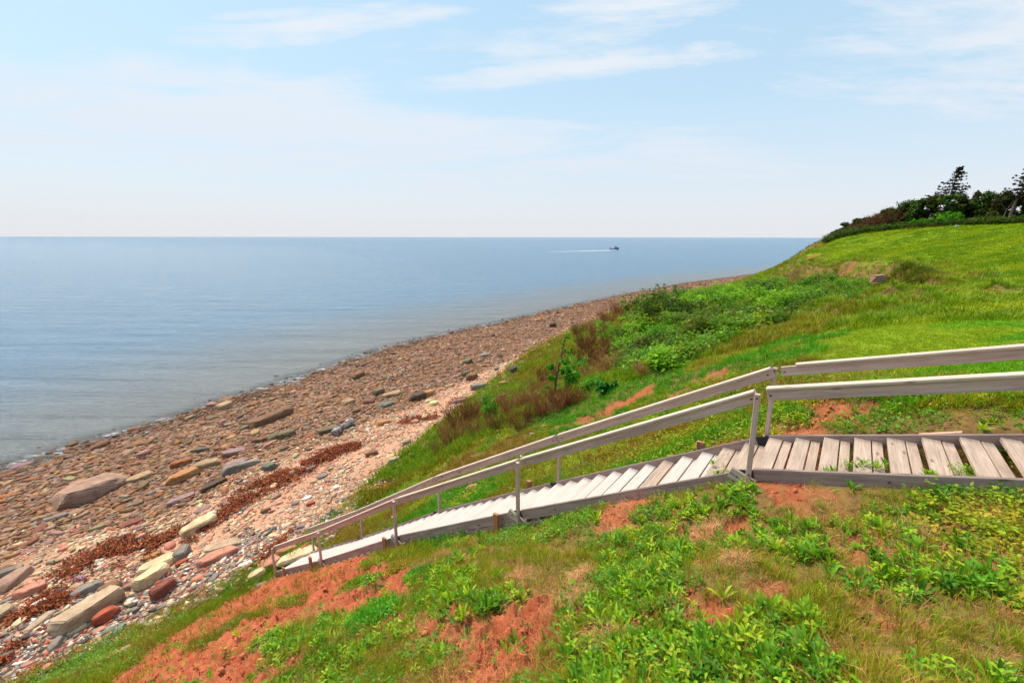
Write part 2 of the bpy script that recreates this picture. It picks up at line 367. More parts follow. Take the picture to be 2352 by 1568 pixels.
def objco(N): 
    t = N.new('ShaderNodeTexCoord'); return t.outputs['Object']
# ground
M_ground, N, L, out = mat('ground_cover')
oc = objco(N)
nA = noise(N, L, oc, 3.0, 6, .6); nB = noise(N, L, oc, 14, 5, .65); nC = noise(N, L, oc, .35, 4, .55); nD = noise(N, L, oc, 60, 3, .6)
red = ramp(N, L, nA, [(.3, (.30, .070, .030)), (.5, (.42, .110, .050)), (.7, (.52, .17, .085))])
red = mixc(N, L, mth(N, L, 'MULTIPLY', nB, .5), red, (.26, .06, .028))
thatch = ramp(N, L, nB, [(.3, (.12, .060, .025)), (.5, (.20, .12, .045)), (.62, (.15, .15, .03)), (.8, (.22, .16, .06))])
st_map = mapping(N, L, oc, (.10, .9, .3), (0, 0, math.radians(-22)))
nS = noise(N, L, st_map, 1.0, 5, .6, .4)
nL = noise(N, L, oc, .25, 5, .6)
lawn1 = ramp(N, L, nS, [(.32, (.125, .215, .012)), (.5, (.20, .29, .016)), (.68, (.28, .36, .025))])
lawn2 = ramp(N, L, nD, [(.3, (.55, .6, .5)), (.7, (1.25, 1.2, 1.2))])
lawnc = mixc(N, L, 1.0, lawn1, lawn2, 'MULTIPLY')
lawnc = mixc(N, L, mth(N, L, 'MULTIPLY', nL, .45), lawnc, (.13, .26, .012))
lushc = ramp(N, L, nB, [(.3, (.03, .09, .008)), (.55, (.07, .19, .012)), (.8, (.14, .30, .02))])
g1 = mixc(N, L, attr(N, 'lush'), thatch, lushc)
g2 = mixc(N, L, attr(N, 'lawn'), g1, lawnc)
g3 = mixc(N, L, attr(N, 'bare'), g2, red)
# steep faces show soil
geo = N.new('ShaderNodeNewGeometry'); sepn = N.new('ShaderNodeSeparateXYZ'); L.new(geo.outputs['Normal'], sepn.inputs[0])
# beach sheet
bfv = mth(N, L, 'ADD', attr(N, 'bf'), mth(N, L, 'MULTIPLY', mth(N, L, 'SUBTRACT', nC, .5), .18))
bcol = ramp(N, L, bfv, [(0., (.36, .19, .12)), (.12, (.48, .26, .165)), (.25, (.50, .25, .15)), (.40, (.46, .25, .155)), (.50, (.27, .135, .075)), (.60, (.22, .105, .055)), (.78, (.16, .08, .04)), (1., (.17, .10, .065))])
bcol = mixc(N, L, mth(N, L, 'MULTIPLY', nB, .35), bcol, mixc(N, L, .5, bcol, (.62, .47, .36)))
vor = N.new('ShaderNodeTexVoronoi'); vor.inputs['Scale'].default_value = 9; L.new(oc, vor.inputs['Vector'])

isb = mth(N, L, 'GREATER_THAN', attr(N, 'bst'), 0.0)
fin = mixc(N, L, isb, g3, bcol)
bh = mth(N, L, 'ADD', mth(N, L, 'MULTIPLY', nB, .6), mth(N, L, 'MULTIPLY', nD, .4))
pbsdf(N, L, out, fin, .92, .1, bh, .6, .03)
link('ground', ter, M_ground, kind='structure')
# water
M_water, N, L, out = mat('sea_water')
oc = objco(N)
wv = mapping(N, L, oc, (.07, .42, 1), (0, 0, math.radians(12)))
w1 = noise(N, L, wv, 1.0, 7, .62, .3)
wv2 = mapping(N, L, oc, (.9, 3.0, 1), (0, 0, math.radians(20)))
w2 = noise(N, L, wv2, 1.0, 5, .6, .2)
big = noise(N, L, mapping(N, L, oc, (.004, .02, 1)), 1.0, 4, .5)
hgt = mth(N, L, 'ADD', mth(N, L, 'MULTIPLY', w1, 1.3), mth(N, L, 'MULTIPLY', w2, .24))
sh = attr(N, 'shallow')
deep = mixc(N, L, big, (.050, .140, .235), (.075, .175, .275))
col = mixc(N, L, sh, deep, (.13, .14, .14))
foam = ramp(N, L, mth(N, L, 'ADD', attr(N, 'edge'), mth(N, L, 'MULTIPLY', mth(N, L, 'SUBTRACT', noise(N, L, mapping(N, L, oc, (1.2, 2.6, 1), (0, 0, .9)), 1.0, 6, .7, .5), .5), 1.5)), [(.54, 0.), (.80, .7)])
col = mixc(N, L, foam, col, (.72, .74, .78))
p = pbsdf(N, L, out, col, .22, .5, hgt, 1.0, 1.0)
p.inputs['IOR'].default_value = 1.33
tr = N.new('ShaderNodeBsdfTransparent'); tr.inputs[0].default_value = (.9, .85, .8, 1)
mx = N.new('ShaderNodeMixShader'); L.new(mth(N, L, 'MULTIPLY', mth(N, L, 'MULTIPLY', attr(N, 'clear'), .75), mth(N, L, 'SUBTRACT', 1.0, foam)), mx.inputs[0]); L.new(p.outputs[0], mx.inputs[1]); L.new(tr.outputs[0], mx.inputs[2]); L.new(mx.outputs[0], out.inputs[0])
wr = np.concatenate([np.linspace(6, 16, 6)[:-1], np.geomspace(16, 400, 260), np.geomspace(430, 60000, 30)]); wa = np.radians(np.concatenate([np.linspace(-180, -70, 20)[:-1], np.linspace(-70, 70, 360), np.linspace(70, 180, 20)[1:]]))
WR, WA = np.meshgrid(wr, wa, indexing='ij'); X = (WR*np.sin(WA)).ravel(); Y = (WR*np.cos(WA)).ravel()
i = np.arange(len(wr)-1)[:, None]; j = np.arange(len(wa)-1)[None, :]; a0 = (i*len(wa)+j).ravel()
wme = new_mesh('water', np.stack([X, Y, np.full(X.size, SEA)], 1), np.stack([a0, a0+len(wa), a0+len(wa)+1, a0+1], 1))
sw = sdist(X, Y, WAT); fattr(wme, 'shallow', 1-sstep(0, 30, sw)); fattr(wme, 'clear', 1-sstep(-.5, 2.2, sw)); fattr(wme, 'edge', (1-sstep(.2, 2.4, sw))*.62)
link('water', wme, M_water, kind='structure')
# ------------------------------------------------------------------ wood
def wood(name, lo, mid, hi, gscale=1., dirt=.35, rough=.8):
    m, N, L, out = mat(name)
    uv = N.new('ShaderNodeUVMap'); uv.uv_map = 'UVMap'
    oi = N.new('ShaderNodeObjectInfo')
    off = mth(N, L, 'MULTIPLY', oi.outputs['Random'], 37.)
    cmb = N.new('ShaderNodeCombineXYZ'); L.new(off, cmb.inputs[2])
    va = N.new('ShaderNodeVectorMath'); va.operation = 'ADD'; L.new(uv.outputs[0], va.inputs[0]); L.new(cmb.outputs[0], va.inputs[1])
    g = noise(N, L, mapping(N, L, va.outputs[0], (1.1, 24*gscale, 1)), 1.0, 8, .72, .9)
    g2 = noise(N, L, mapping(N, L, va.outputs[0], (5, 160*gscale, 1)), 1.0, 4, .7, .2)
    bl = noise(N, L, mapping(N, L, va.outputs[0], (2.2, 7, 1)), 1.0, 5, .6)
    cgr = ramp(N, L, g, [(.28, lo), (.5, mid), (.72, hi)])
    cgr = mixc(N, L, mth(N, L, 'MULTIPLY', ramp(N, L, g2, [(.5, 0.), (.75, 1.)]), .45), cgr, tuple(x*.45 for x in lo))
    cgr = mixc(N, L, mth(N, L, 'MULTIPLY', ramp(N, L, bl, [(.45, 0.), (.75, 1.)]), dirt), cgr, tuple(x*.6 for x in lo))
    v = N.new('ShaderNodeTexVoronoi'); v.inputs['Scale'].default_value = 1.0; L.new(mapping(N, L, va.outputs[0], (2.1, 7.5, 1)), v.inputs['Vector'])
    kn = ramp(N, L, v.outputs['Distance'], [(.05, 1.), (.13, 0.)])
    cgr = mixc(N, L, mth(N, L, 'MULTIPLY', kn, .75), cgr, tuple(x*.4 for x in lo))
    pbsdf(N, L, out, cgr, rough, .2, mth(N, L, 'ADD', g2, g), .35, .004)
    return m
W_SIDE = wood('weathered_board', (.40, .255, .21), (.62, .42, .35), (.76, .55, .465))
W_CAP = wood('pale_cap', (.42, .32, .25), (.58, .465, .37), (.70, .58, .48), dirt=.15)  # slightly paler, cleaner wood for rail caps and cleats
W_TREAD = wood('tread_board', (.30, .215, .165), (.46, .345, .27), (.60, .47, .38), dirt=.45)
W_PALE = wood('overlit_tread_board', (.46, .385, .34), (.58, .50, .45), (.68, .60, .55), dirt=.10)  # paler tread wood, overexposure of the lower flights put into the colour
W_STR = wood('grey_plank', (.26, .165, .135), (.42, .29, .24), (.56, .41, .345), dirt=.5)
W_STAKE = wood('brown_stake_wood', (.28, .12, .05), (.42, .20, .10), (.52, .28, .16), dirt=.3)
W_PINK = wood('raw_pine_board', (.55, .30, .20), (.66, .40, .28), (.74, .50, .38), dirt=.2)
M_black, N, L, out = mat('black_rubber_strap'); pbsdf(N, L, out, (.02, .02, .025), .55, .4)
M_bolt, N, L, out = mat('bolt_steel'); p = pbsdf(N, L, out, (.12, .11, .11), .5, .5); p.inputs['Metallic'].default_value = .7
class MB:
    def __init__(s): s.v = []; s.f = []; s.uv = []; s.m = []
    def face(s, pts, uvs, mi=0):
        b = len(s.v); s.v += [tuple(p) for p in pts]; s.f.append(tuple(range(b, b+len(pts)))); s.uv += uvs; s.m.append(mi)
    def beam(s, p0, p1, wd, ht, up=Vector((0, 0, 1)), ch=.003, mi=0):
        """board from p0 to p1 (centre line), wd across, ht along up; chamfered edges"""
        p0 = Vector(p0); p1 = Vector(p1); ax = (p1-p0); ln = ax.length; ax.normalize()
        sd = ax.cross(up).normalized(); uu = sd.cross(ax).normalized()
        a, b = wd/2, ht/2
        pr = [(-a+ch, -b), (a-ch, -b), (a, -b+ch), (a, b-ch), (a-ch, b), (-a+ch, b), (-a, b-ch), (-a, -b+ch)]
        q0 = [p0+sd*x+uu*y for x, y in pr]; q1 = [p1+sd*x+uu*y for x, y in pr]
        r = random.random()*10; acc = r; n = len(pr)
        for k in range(n):
            k2 = (k+1) % n; d = (q0[k2]-q0[k]).length
            s.face([q0[k], q0[k2], q1[k2], q1[k]], [(0, acc), (0, acc+d), (ln, acc+d), (ln, acc)], mi); acc += d
        s.face(q0[::-1], [(x*.2, y*2) for x, y in pr[::-1]], mi); s.face(q1, [(x*.2+3, y*2) for x, y in pr], mi)
    def build(s, name, mats, parent=None, **props):
        me = bpy.data.meshes.new(name); me.from_pydata(s.v, [], s.f)
        uvl = me.uv_layers.new(name='UVMap')
        k = 0
        for (u, v) in s.uv: uvl.data[k].uv = (u, v); k += 1
        if not isinstance(mats, (list, tuple)): mats = [mats]
        for m in mats: me.materials.append(m)
        me.polygons.foreach_set('material_index', s.m)
        bm = bmesh.new(); bm.from_mesh(me); bmesh.ops.remove_doubles(bm, verts=bm.verts, dist=1e-5); bmesh.ops.recalc_face_normals(bm, faces=bm.faces); bm.to_mesh(me); bm.free()
        o = bpy.data.objects.new(name, me); COL.objects.link(o)
        if parent is not None: o.parent = parent
        for k_, v_ in props.items(): o[k_] = v_
        return o
def empty(name, loc=(0, 0, 0), **props):
    o = bpy.data.objects.new(name, None); COL.objects.link(o); o.location = loc; o.empty_display_size = .2
    for k, v in props.items(): o[k] = v
    return o
stair = empty('wooden_staircase', (0, 0, 0), label='long weathered wooden stairway with twin handrails running down the grassy bank to the beach', category='staircase')
W = 1.0
def top_z(t): return float(rz_ext(np.array(float(t))))-.80
UPv = Vector((0, 0, 1))
nodes = [(-5.2, 0), (0, 2.866), (2.866, 5.707), (5.707, 8.58), (8.58, 11.25)]
for si, (ta, tb) in enumerate(nodes):
    for side, n in ((0, 0.), (1, W)):
        za, zb = top_z(ta), top_z(tb)
        sl_ = (zb-za)/(tb-ta)
        g0 = .0 if si == 0 else .10; g1 = .02
        mb = MB(); a = spt(ta+g0, n, za+sl_*g0-.07); b = spt(tb-g1, n, zb-sl_*g1-.07)
        mb.beam(a, b, .038, .14); mb.build('stringer', W_STR, stair)
        if si > 0:                 # lower board on the ground
            mb = MB(); a = spt(ta+.06, n, za-.07-.19); b = spt(tb-.05, n, zb-.07-.185); mb.beam(a, b, .04, .12); mb.build('ground_board', W_STR, stair)
            # saw-tooth carriage between the two boards
            mb = MB(); nn = n+(.03 if side == 0 else -.03); k = 0; tt = ta+.15
            while tt < tb-.2:
                z1 = top_z(tt)-.13; z2 = top_z(tt+.239)-.13
                for w0 in (0, .03):
                    P = [spt(tt, nn+w0-.015, z1), spt(tt+.239, nn+w0-.015, z2), spt(tt+.13, nn+w0-.015, (z1+z2)/2-.075)]
                    mb.face(P if w0 else P[::-1], [(0, 0), (.2, 0), (.1, .1)])
                tt += .239
            mb.build('carriage', W_STR, stair)
    # black joint strap
    for n in (-.006, W-.006):
        if si == 4: continue
        mb = MB(); z = top_z(tb); P = [(tb-.09, z+.012), (tb+.13, z-.05), (tb+.06, z-.19), (tb-.05, z-.15)]
        for off in (-.012, .012):
            q = [spt(t, n+off, zz) for t, zz in P]; mb.face(q, [(0, 0)]*4)
        for k in range(4):
            (t1, z1), (t2, z2) = P[k], P[(k+1) % 4]
            mb.face([spt(t1, n-.012, z1), spt(t2, n-.012, z2), spt(t2, n+.012, z2), spt(t1, n+.012, z1)], [(0, 0)]*4)
        mb.build('joint_strap', M_black, stair)
    # treads of two boards each
    cnt = {0: 20, 1: 12, 2: 12, 3: 12, 4: 11}[si]; run = (tb-ta)/cnt
    for k in range(cnt):
        tn = ta+run*(k+1)-.01; z = top_z(tn)-.012-random.random()*.006; mb = MB()
        lift = random.uniform(-.004, .004)
        mb.beam(spt(tn-.07, .022, z-.019+lift), spt(tn-.07, W-.022, z-.019), .138, .037)
        bw = .084 if si == 0 else .128
        mb.beam(spt(tn-.153-bw/2, .022, z-.022), spt(tn-.150-bw/2, W-.022, z-.022+lift), bw, .036)
        mb.build('tread', W_TREAD if (si == 0 or (si == 1 and random.random() > k/9)) else W_PALE, stair)
def bolt(mb, c, nrm, r=.011):
    nrm = Vector(nrm).normalized(); a = nrm.orthogonal().normalized(); b = nrm.cross(a)
    pts0 = [c+a*math.cos(q)*r+b*math.sin(q)*r for q in np.linspace(0, 2*math.pi, 9)[:-1]]
    pts1 = [c+(a*math.cos(q)+b*math.sin(q))*r*.7+nrm*.007 for q in np.linspace(0, 2*math.pi, 9)[:-1]]
    for k in range(8): mb.face([pts0[k], pts0[(k+1) % 8], pts1[(k+1) % 8], pts1[k]], [(0, 0)]*4)
    mb.face(pts1, [(0, 0)]*8)
# rails
for n, outw in ((0., -1), (W, 1)):
    for si, (ta, tb) in enumerate(nodes):
        tb = min(tb, 11.15); ta2 = ta
        za, zb = float(rail_z(ta2)+RAILD(ta2)), float(rail_z(tb)+RAILD(tb)); s_ = (zb-za)/(tb-ta2)
        near = outw < 0; e0 = (.0 if si == 0 else .035); e1 = (.04 if si == 0 else .02)
        r = MB(); r.beam(spt(ta2+e0, n, za+s_*e0-.075), spt(tb-e1, n, zb-s_*e1-.075), .038, .105)
        ro = r.build('handrail', W_SIDE, stair)
        cc = MB(); c0 = .07 if (si > 0) else 0; c1 = {0: .03 if near else .17}.get(si, .0)
        cc.beam(spt(ta2+c0, n-.004, za+s_*c0-.008), spt(tb-c1, n-.004, zb-s_*c1-.008), .092, .030, ch=.006)
        cc.build('cap', W_CAP, ro)
        for tq in (ta2+.09, tb-.07):
            br = MB(); bolt(br, spt(tq, n-.02, float(rail_z(tq)+RAILD(tq))-.078), (-SN[0], -SN[1], 0)); br.build('bolt', M_bolt, ro)
    for t in (0.02, 2.87, 5.71, 8.58, 11.13):
        z = float(rail_z(t)+RAILD(t)); pn = n+outw*(.048 if outw > 0 else .083); po = MB()
        bot = z-(1.15 if t < 11 else 1.12)
        lean = .012
        po.beam(spt(t, pn, bot), spt(t+lean, pn, z-.035), .047, .047, up=Vector((SN[0], SN[1], 0)), ch=.005)
        pp = po.build('post', W_SIDE, stair)
        for tq, zq in ((t+lean, z-.07), (t, bot+.28)):
            b = MB(); bolt(b, spt(tq, pn-.024, zq), (-SN[0], -SN[1], 0), .012); b.build('bolt', M_bolt, pp)
for t in (0., 2.87, 5.71, 8.58):      # cleats bolted outside the joints
    z = top_z(t)-.10; mb = MB(); mb.beam(spt(t+.20, -.040, z+.025), spt(t-.22, -.040, z-.125), .036, .115); cl = mb.build('cleat', W_CAP, stair)
    for tq, zq in ((t+.13, z), (t-.17, z-.105)):
        b = MB(); bolt(b, spt(tq, -.059, zq), (-SN[0], -SN[1], 0), .013); b.build('bolt', M_bolt, cl)
for si in (0, 1, 2, 3):
    ta, tb = nodes[si]
    for q in (.12, .45, .8): 
        t = ta+(tb-ta)*q
        if t > -2.5: bb = MB(); bolt(bb, spt(t, -.0195, top_z(t)-.07), (-SN[0], -SN[1], 0), .012); bb.build('bolt', M_bolt, stair)
# stakes beside the stairs
STK = 'wooden stakes driven in beside the stairway'
for t, n, h, dz, wd, lab in ((.75, 1.13, .13, 0, .10, 'short square stake behind the far stringer just below the kink in the rails'),
                         (2.95+.55, 1.13, .16, 0, .09, 'short brown stake on the far side of the stairs below the second far post'),
                         (3.25, -.10, .12, 0, .09, 'brown stake against the lower side board left of the middle near post'),
                         (6.05, -.10, .14, .0, .09, 'orange brown stake just left of the third near post beside a loose board'),
                         (9.05, -.10, .26, 0, .09, 'thin brown stake left of the second lowest near post'),
                         (10.55, -.10, .16, 0, .085, 'lowest brown stake near the foot of the stairs')):
    z = top_z(t); mb = MB(); mb.beam(spt(t, n, z-.62), spt(t+.02, n, z+h-.06), .045, wd, up=Vector((SD[0], SD[1], 0)), ch=.006)
    mb.build('wooden_stake', W_STAKE, None, label=lab, category='stake', group=STK)
# loose boards
g = ground_hit(975, 1265)
mb = MB(); c0 = spt(5.35, -.22, top_z(5.35)-.20); c1 = spt(4.75, -.62, top_z(4.75)-.44); mb.beam(c0, c1, .17, .035, up=Vector((-.1, -.5, .8)))
mb.build('loose_board', W_PINK, None, label='loose pinkish board lying in the grass against the lower stringer by the third near post', category='board')
mb = MB(); c0 = spt(-1.30, 1.11, top_z(-1.30)-.04); c1 = spt(-1.60, 1.07, top_z(-1.60)-.005); mb.beam(c0, c1, .06, .02)
mb.build('loose_board', W_PINK, None, label='reddish plank lying along the far edge of the upper stairs', category='board')
# ------------------------------------------------------------------ scatter machinery
def rotm(rz, rx, ry):
    cz, sz, cx, sx, cy2, sy = np.cos(rz), np.sin(rz), np.cos(rx), np.sin(rx), np.cos(ry), np.sin(ry)
    z0 = np.zeros_like(rz); o1 = np.ones_like(rz)
    Rz = np.stack([cz, -sz, z0, sz, cz, z0, z0, z0, o1], 1).reshape(-1, 3, 3)
    Rx = np.stack([o1, z0, z0, z0, cx, -sx, z0, sx, cx], 1).reshape(-1, 3, 3)
    Ry = np.stack([cy2, z0, sy, z0, o1, z0, -sy, z0, cy2], 1).reshape(-1, 3, 3)
    return Rx @ Ry @ Rz
def merged(name, protos, P, rz, rx, ry, sc, idx, cols, mt, smooth=True, **props):
    Vs, Fs, Cs = [], [], []; off = 0
    for k, pr in enumerate(protos):
        m = np.where(idx == k)[0]
        if not len(m): continue
        pv, pf = pr[0], pr[1]; shade = pr[2] if len(pr) > 2 else None
        R = rotm(rz[m], rx[m], ry[m])
        v = np.einsum('nij,nvj->nvi', R, pv[None]*sc[m][:, None, :])+P[m][:, None, :]
        f = pf[None]+(np.arange(len(m))*len(pv))[:, None, None]+off
        c_ = np.repeat(cols[m][:, None, :], len(pv), 1)
        if shade is not None: c_ = c_*shade[None]
        Vs.append(v.reshape(-1, 3)); Fs.append(f.reshape(-1, 3)); Cs.append(c_.reshape(-1, 3)); off += len(m)*len(pv)
    me = new_mesh(name, np.concatenate(Vs), np.concatenate(Fs), smooth); cattr(me, 'col', np.concatenate(Cs))
    return link(name, me, mt, **props)
M_stone, N, L, out = mat('sandstone')
ca = attr(N, 'col', 'Color'); oc = objco(N)
s1 = noise(N, L, oc, 9, 6, .65); s2 = noise(N, L, oc, 55, 4, .7)
cc_ = mixc(N, L, 1.0, ca, ramp(N, L, s1, [(.25, (.5, .46, .44)), (.5, (1, 1, 1)), (.75, (1.3, 1.26, 1.2))]), 'MULTIPLY')
cc_ = mixc(N, L, .5, cc_, ramp(N, L, s2, [(.3, .25), (.7, .75)]), 'OVERLAY')
pbsdf(N, L, out, cc_, .85, .22, mth(N, L, 'ADD', s1, mth(N, L, 'MULTIPLY', s2, .4)), .45, .02)
M_rock, N, L, out = mat('bedded_sandstone')
ca = attr(N, 'col', 'Color'); oc = objco(N)
bed = noise(N, L, mapping(N, L, oc, (1.4, 1.4, 16)), 1.0, 7, .65, .6); s1 = noise(N, L, oc, 3.2, 6, .65, .4); s2 = noise(N, L, oc, 40, 4, .7)
vo = N.new('ShaderNodeTexVoronoi'); vo.feature = 'DISTANCE_TO_EDGE'; vo.inputs['Scale'].default_value = 2.1
L.new(mapping(N, L, mixc(N, L, .25, oc, noise(N, L, oc, 3, 3)), (1, 2.2, 1)), vo.inputs['Vector'])
crk = ramp(N, L, vo.outputs['Distance'], [(0., .55), (.018, 1.)])
cc_ = mixc(N, L, 1.0, ca, ramp(N, L, s1, [(.25, (.66, .60, .56)), (.5, (1, 1, 1)), (.75, (1.22, 1.2, 1.16))]), 'MULTIPLY')
cc_ = mixc(N, L, 1.0, cc_, ramp(N, L, bed, [(.3, (.72, .68, .66)), (.6, (1.08, 1.06, 1.05))]), 'MULTIPLY')
cc_ = mixc(N, L, .6, cc_, crk, 'MULTIPLY')
cc_ = mixc(N, L, .3, cc_, ramp(N, L, s2, [(.3, .3), (.7, .7)]), 'OVERLAY')
pbsdf(N, L, out, cc_, .88, .2, mth(N, L, 'ADD', mth(N, L, 'ADD', bed, s1), mth(N, L, 'MULTIPLY', s2, .25)), .55, .03)
K = .80          # albedo scale for colours read off the photo
def lin(r, g, b): return tuple(((x/255.)**2.2)*K for x in (r, g, b))
from mathutils import noise as mn
def rock_mesh(name, Lx, Wy, Hz, seed, col, sub=2, angular=.5, cols2=None):
    rg = random.Random(seed); bm = bmesh.new()
    n = rg.randint(16, 22); pts = []
    for k in range(n):
        a = 2*math.pi*k/n*1.0+rg.uniform(-.25, .25); lvl = k % 3
        rr = (1.0, 1.0, .88)[lvl]*rg.uniform(.86, 1.04); zz = (-.45, .08, .5)[lvl]*rg.uniform(.90, 1.04)
        e = 2/(2+1.6*angular); cx_ = math.copysign(abs(math.cos(a))**e, math.cos(a)); sy_ = math.copysign(abs(math.sin(a))**e, math.sin(a))
        taper = 1-.28*rg.random()*abs(cx_)
        pts.append((cx_*rr*Lx/2, sy_*rr*Wy/2*taper, zz*Hz))
    tilt = rg.uniform(-.10, .10)
    for p_ in pts: bm.verts.new((p_[0], p_[1], p_[2]+tilt*p_[0]*Hz/max(Lx, .01)*2))
    r_ = bmesh.ops.convex_hull(bm, input=bm.verts)
    bmesh.ops.delete(bm, geom=[g for g in r_['geom_interior'] if isinstance(g, bmesh.types.BMVert)], context='VERTS')
    bmesh.ops.dissolve_limit(bm, angle_limit=.22, verts=bm.verts, edges=bm.edges)
    off = min(Hz, Wy)*(.035+.15*(1-angular))
    bmesh.ops.bevel(bm, geom=list(bm.edges), offset=off, segments=2 if sub else 1, affect='EDGES', clamp_overlap=True)
    bmesh.ops.triangulate(bm, faces=bm.faces)
    for _ in range(sub): bmesh.ops.subdivide_edges(bm, edges=bm.edges, cuts=1, use_grid_fill=True)
    bmesh.ops.triangulate(bm, faces=bm.faces)
    bm.normal_update(); o = Vector((seed*1.7, seed*.9, 3))
    s = min(Hz, Wy)
    for v in bm.verts:
        q = Vector((v.co.x/s*1.1, v.co.y/s*1.1, v.co.z/s*3.2))
        v.co += v.normal*(mn.fractal(q+o, .8, 2.1, 4)*s*.075)
    me = bpy.data.meshes.new(name); bm.to_mesh(me); bm.free()
    me.polygons.foreach_set('use_smooth', [True]*len(me.polygons)); me.set_sharp_from_angle(angle=math.radians(38))
    cattr(me, 'col', np.tile(np.array(col)[None], (len(me.vertices), 1)))
    return me
ROCKS = []; PLACED = []
def rock_at(x, y, Lx, Wy, Hz, rz, col, label, seed, sub=2, angular=.6, group=None, sink=.28, name='boulder'):
    z = float(full_h([x], [y])[0]); z2 = base_h([x], [y])[0]
    me = rock_mesh(name, Lx, Wy, Hz, seed, col, sub, angular)
    o = link(name, me, M_rock, label=label, category='rock', kind='thing'); o.location = (x, y, max(z, z2-.1)+Hz*(.5-sink)); o.rotation_euler = (random.uniform(-.07, .07), random.uniform(-.07, .07), rz)
    if group: o['group'] = group
    PLACED.append((x, y, max(Lx, Wy)/2)); return o
C = dict(bp=(176, 142, 122), tan=(185, 155, 120), brown=(140, 108, 82), olive=(128, 116, 90), cream=(236, 210, 165), beige=(198, 172, 142), red=(186, 96, 72), dred=(150, 90, 78), gray=(150, 140, 130),
         mauve=(165, 135, 130), orange=(192, 140, 94), white=(238, 230, 218), pink=(216, 150, 126), dark=(100, 84, 72), green=(122, 126, 112), rust=(164, 108, 72))
CN = dict(bp='pinkish brown', tan='tan', brown='brown', olive='olive brown', cream='cream', beige='beige', red='brick red', dred='dark red', gray='grey', mauve='mauve', orange='orange', white='whitish', pink='pink', dark='dark', green='greenish grey', rust='rust brown')
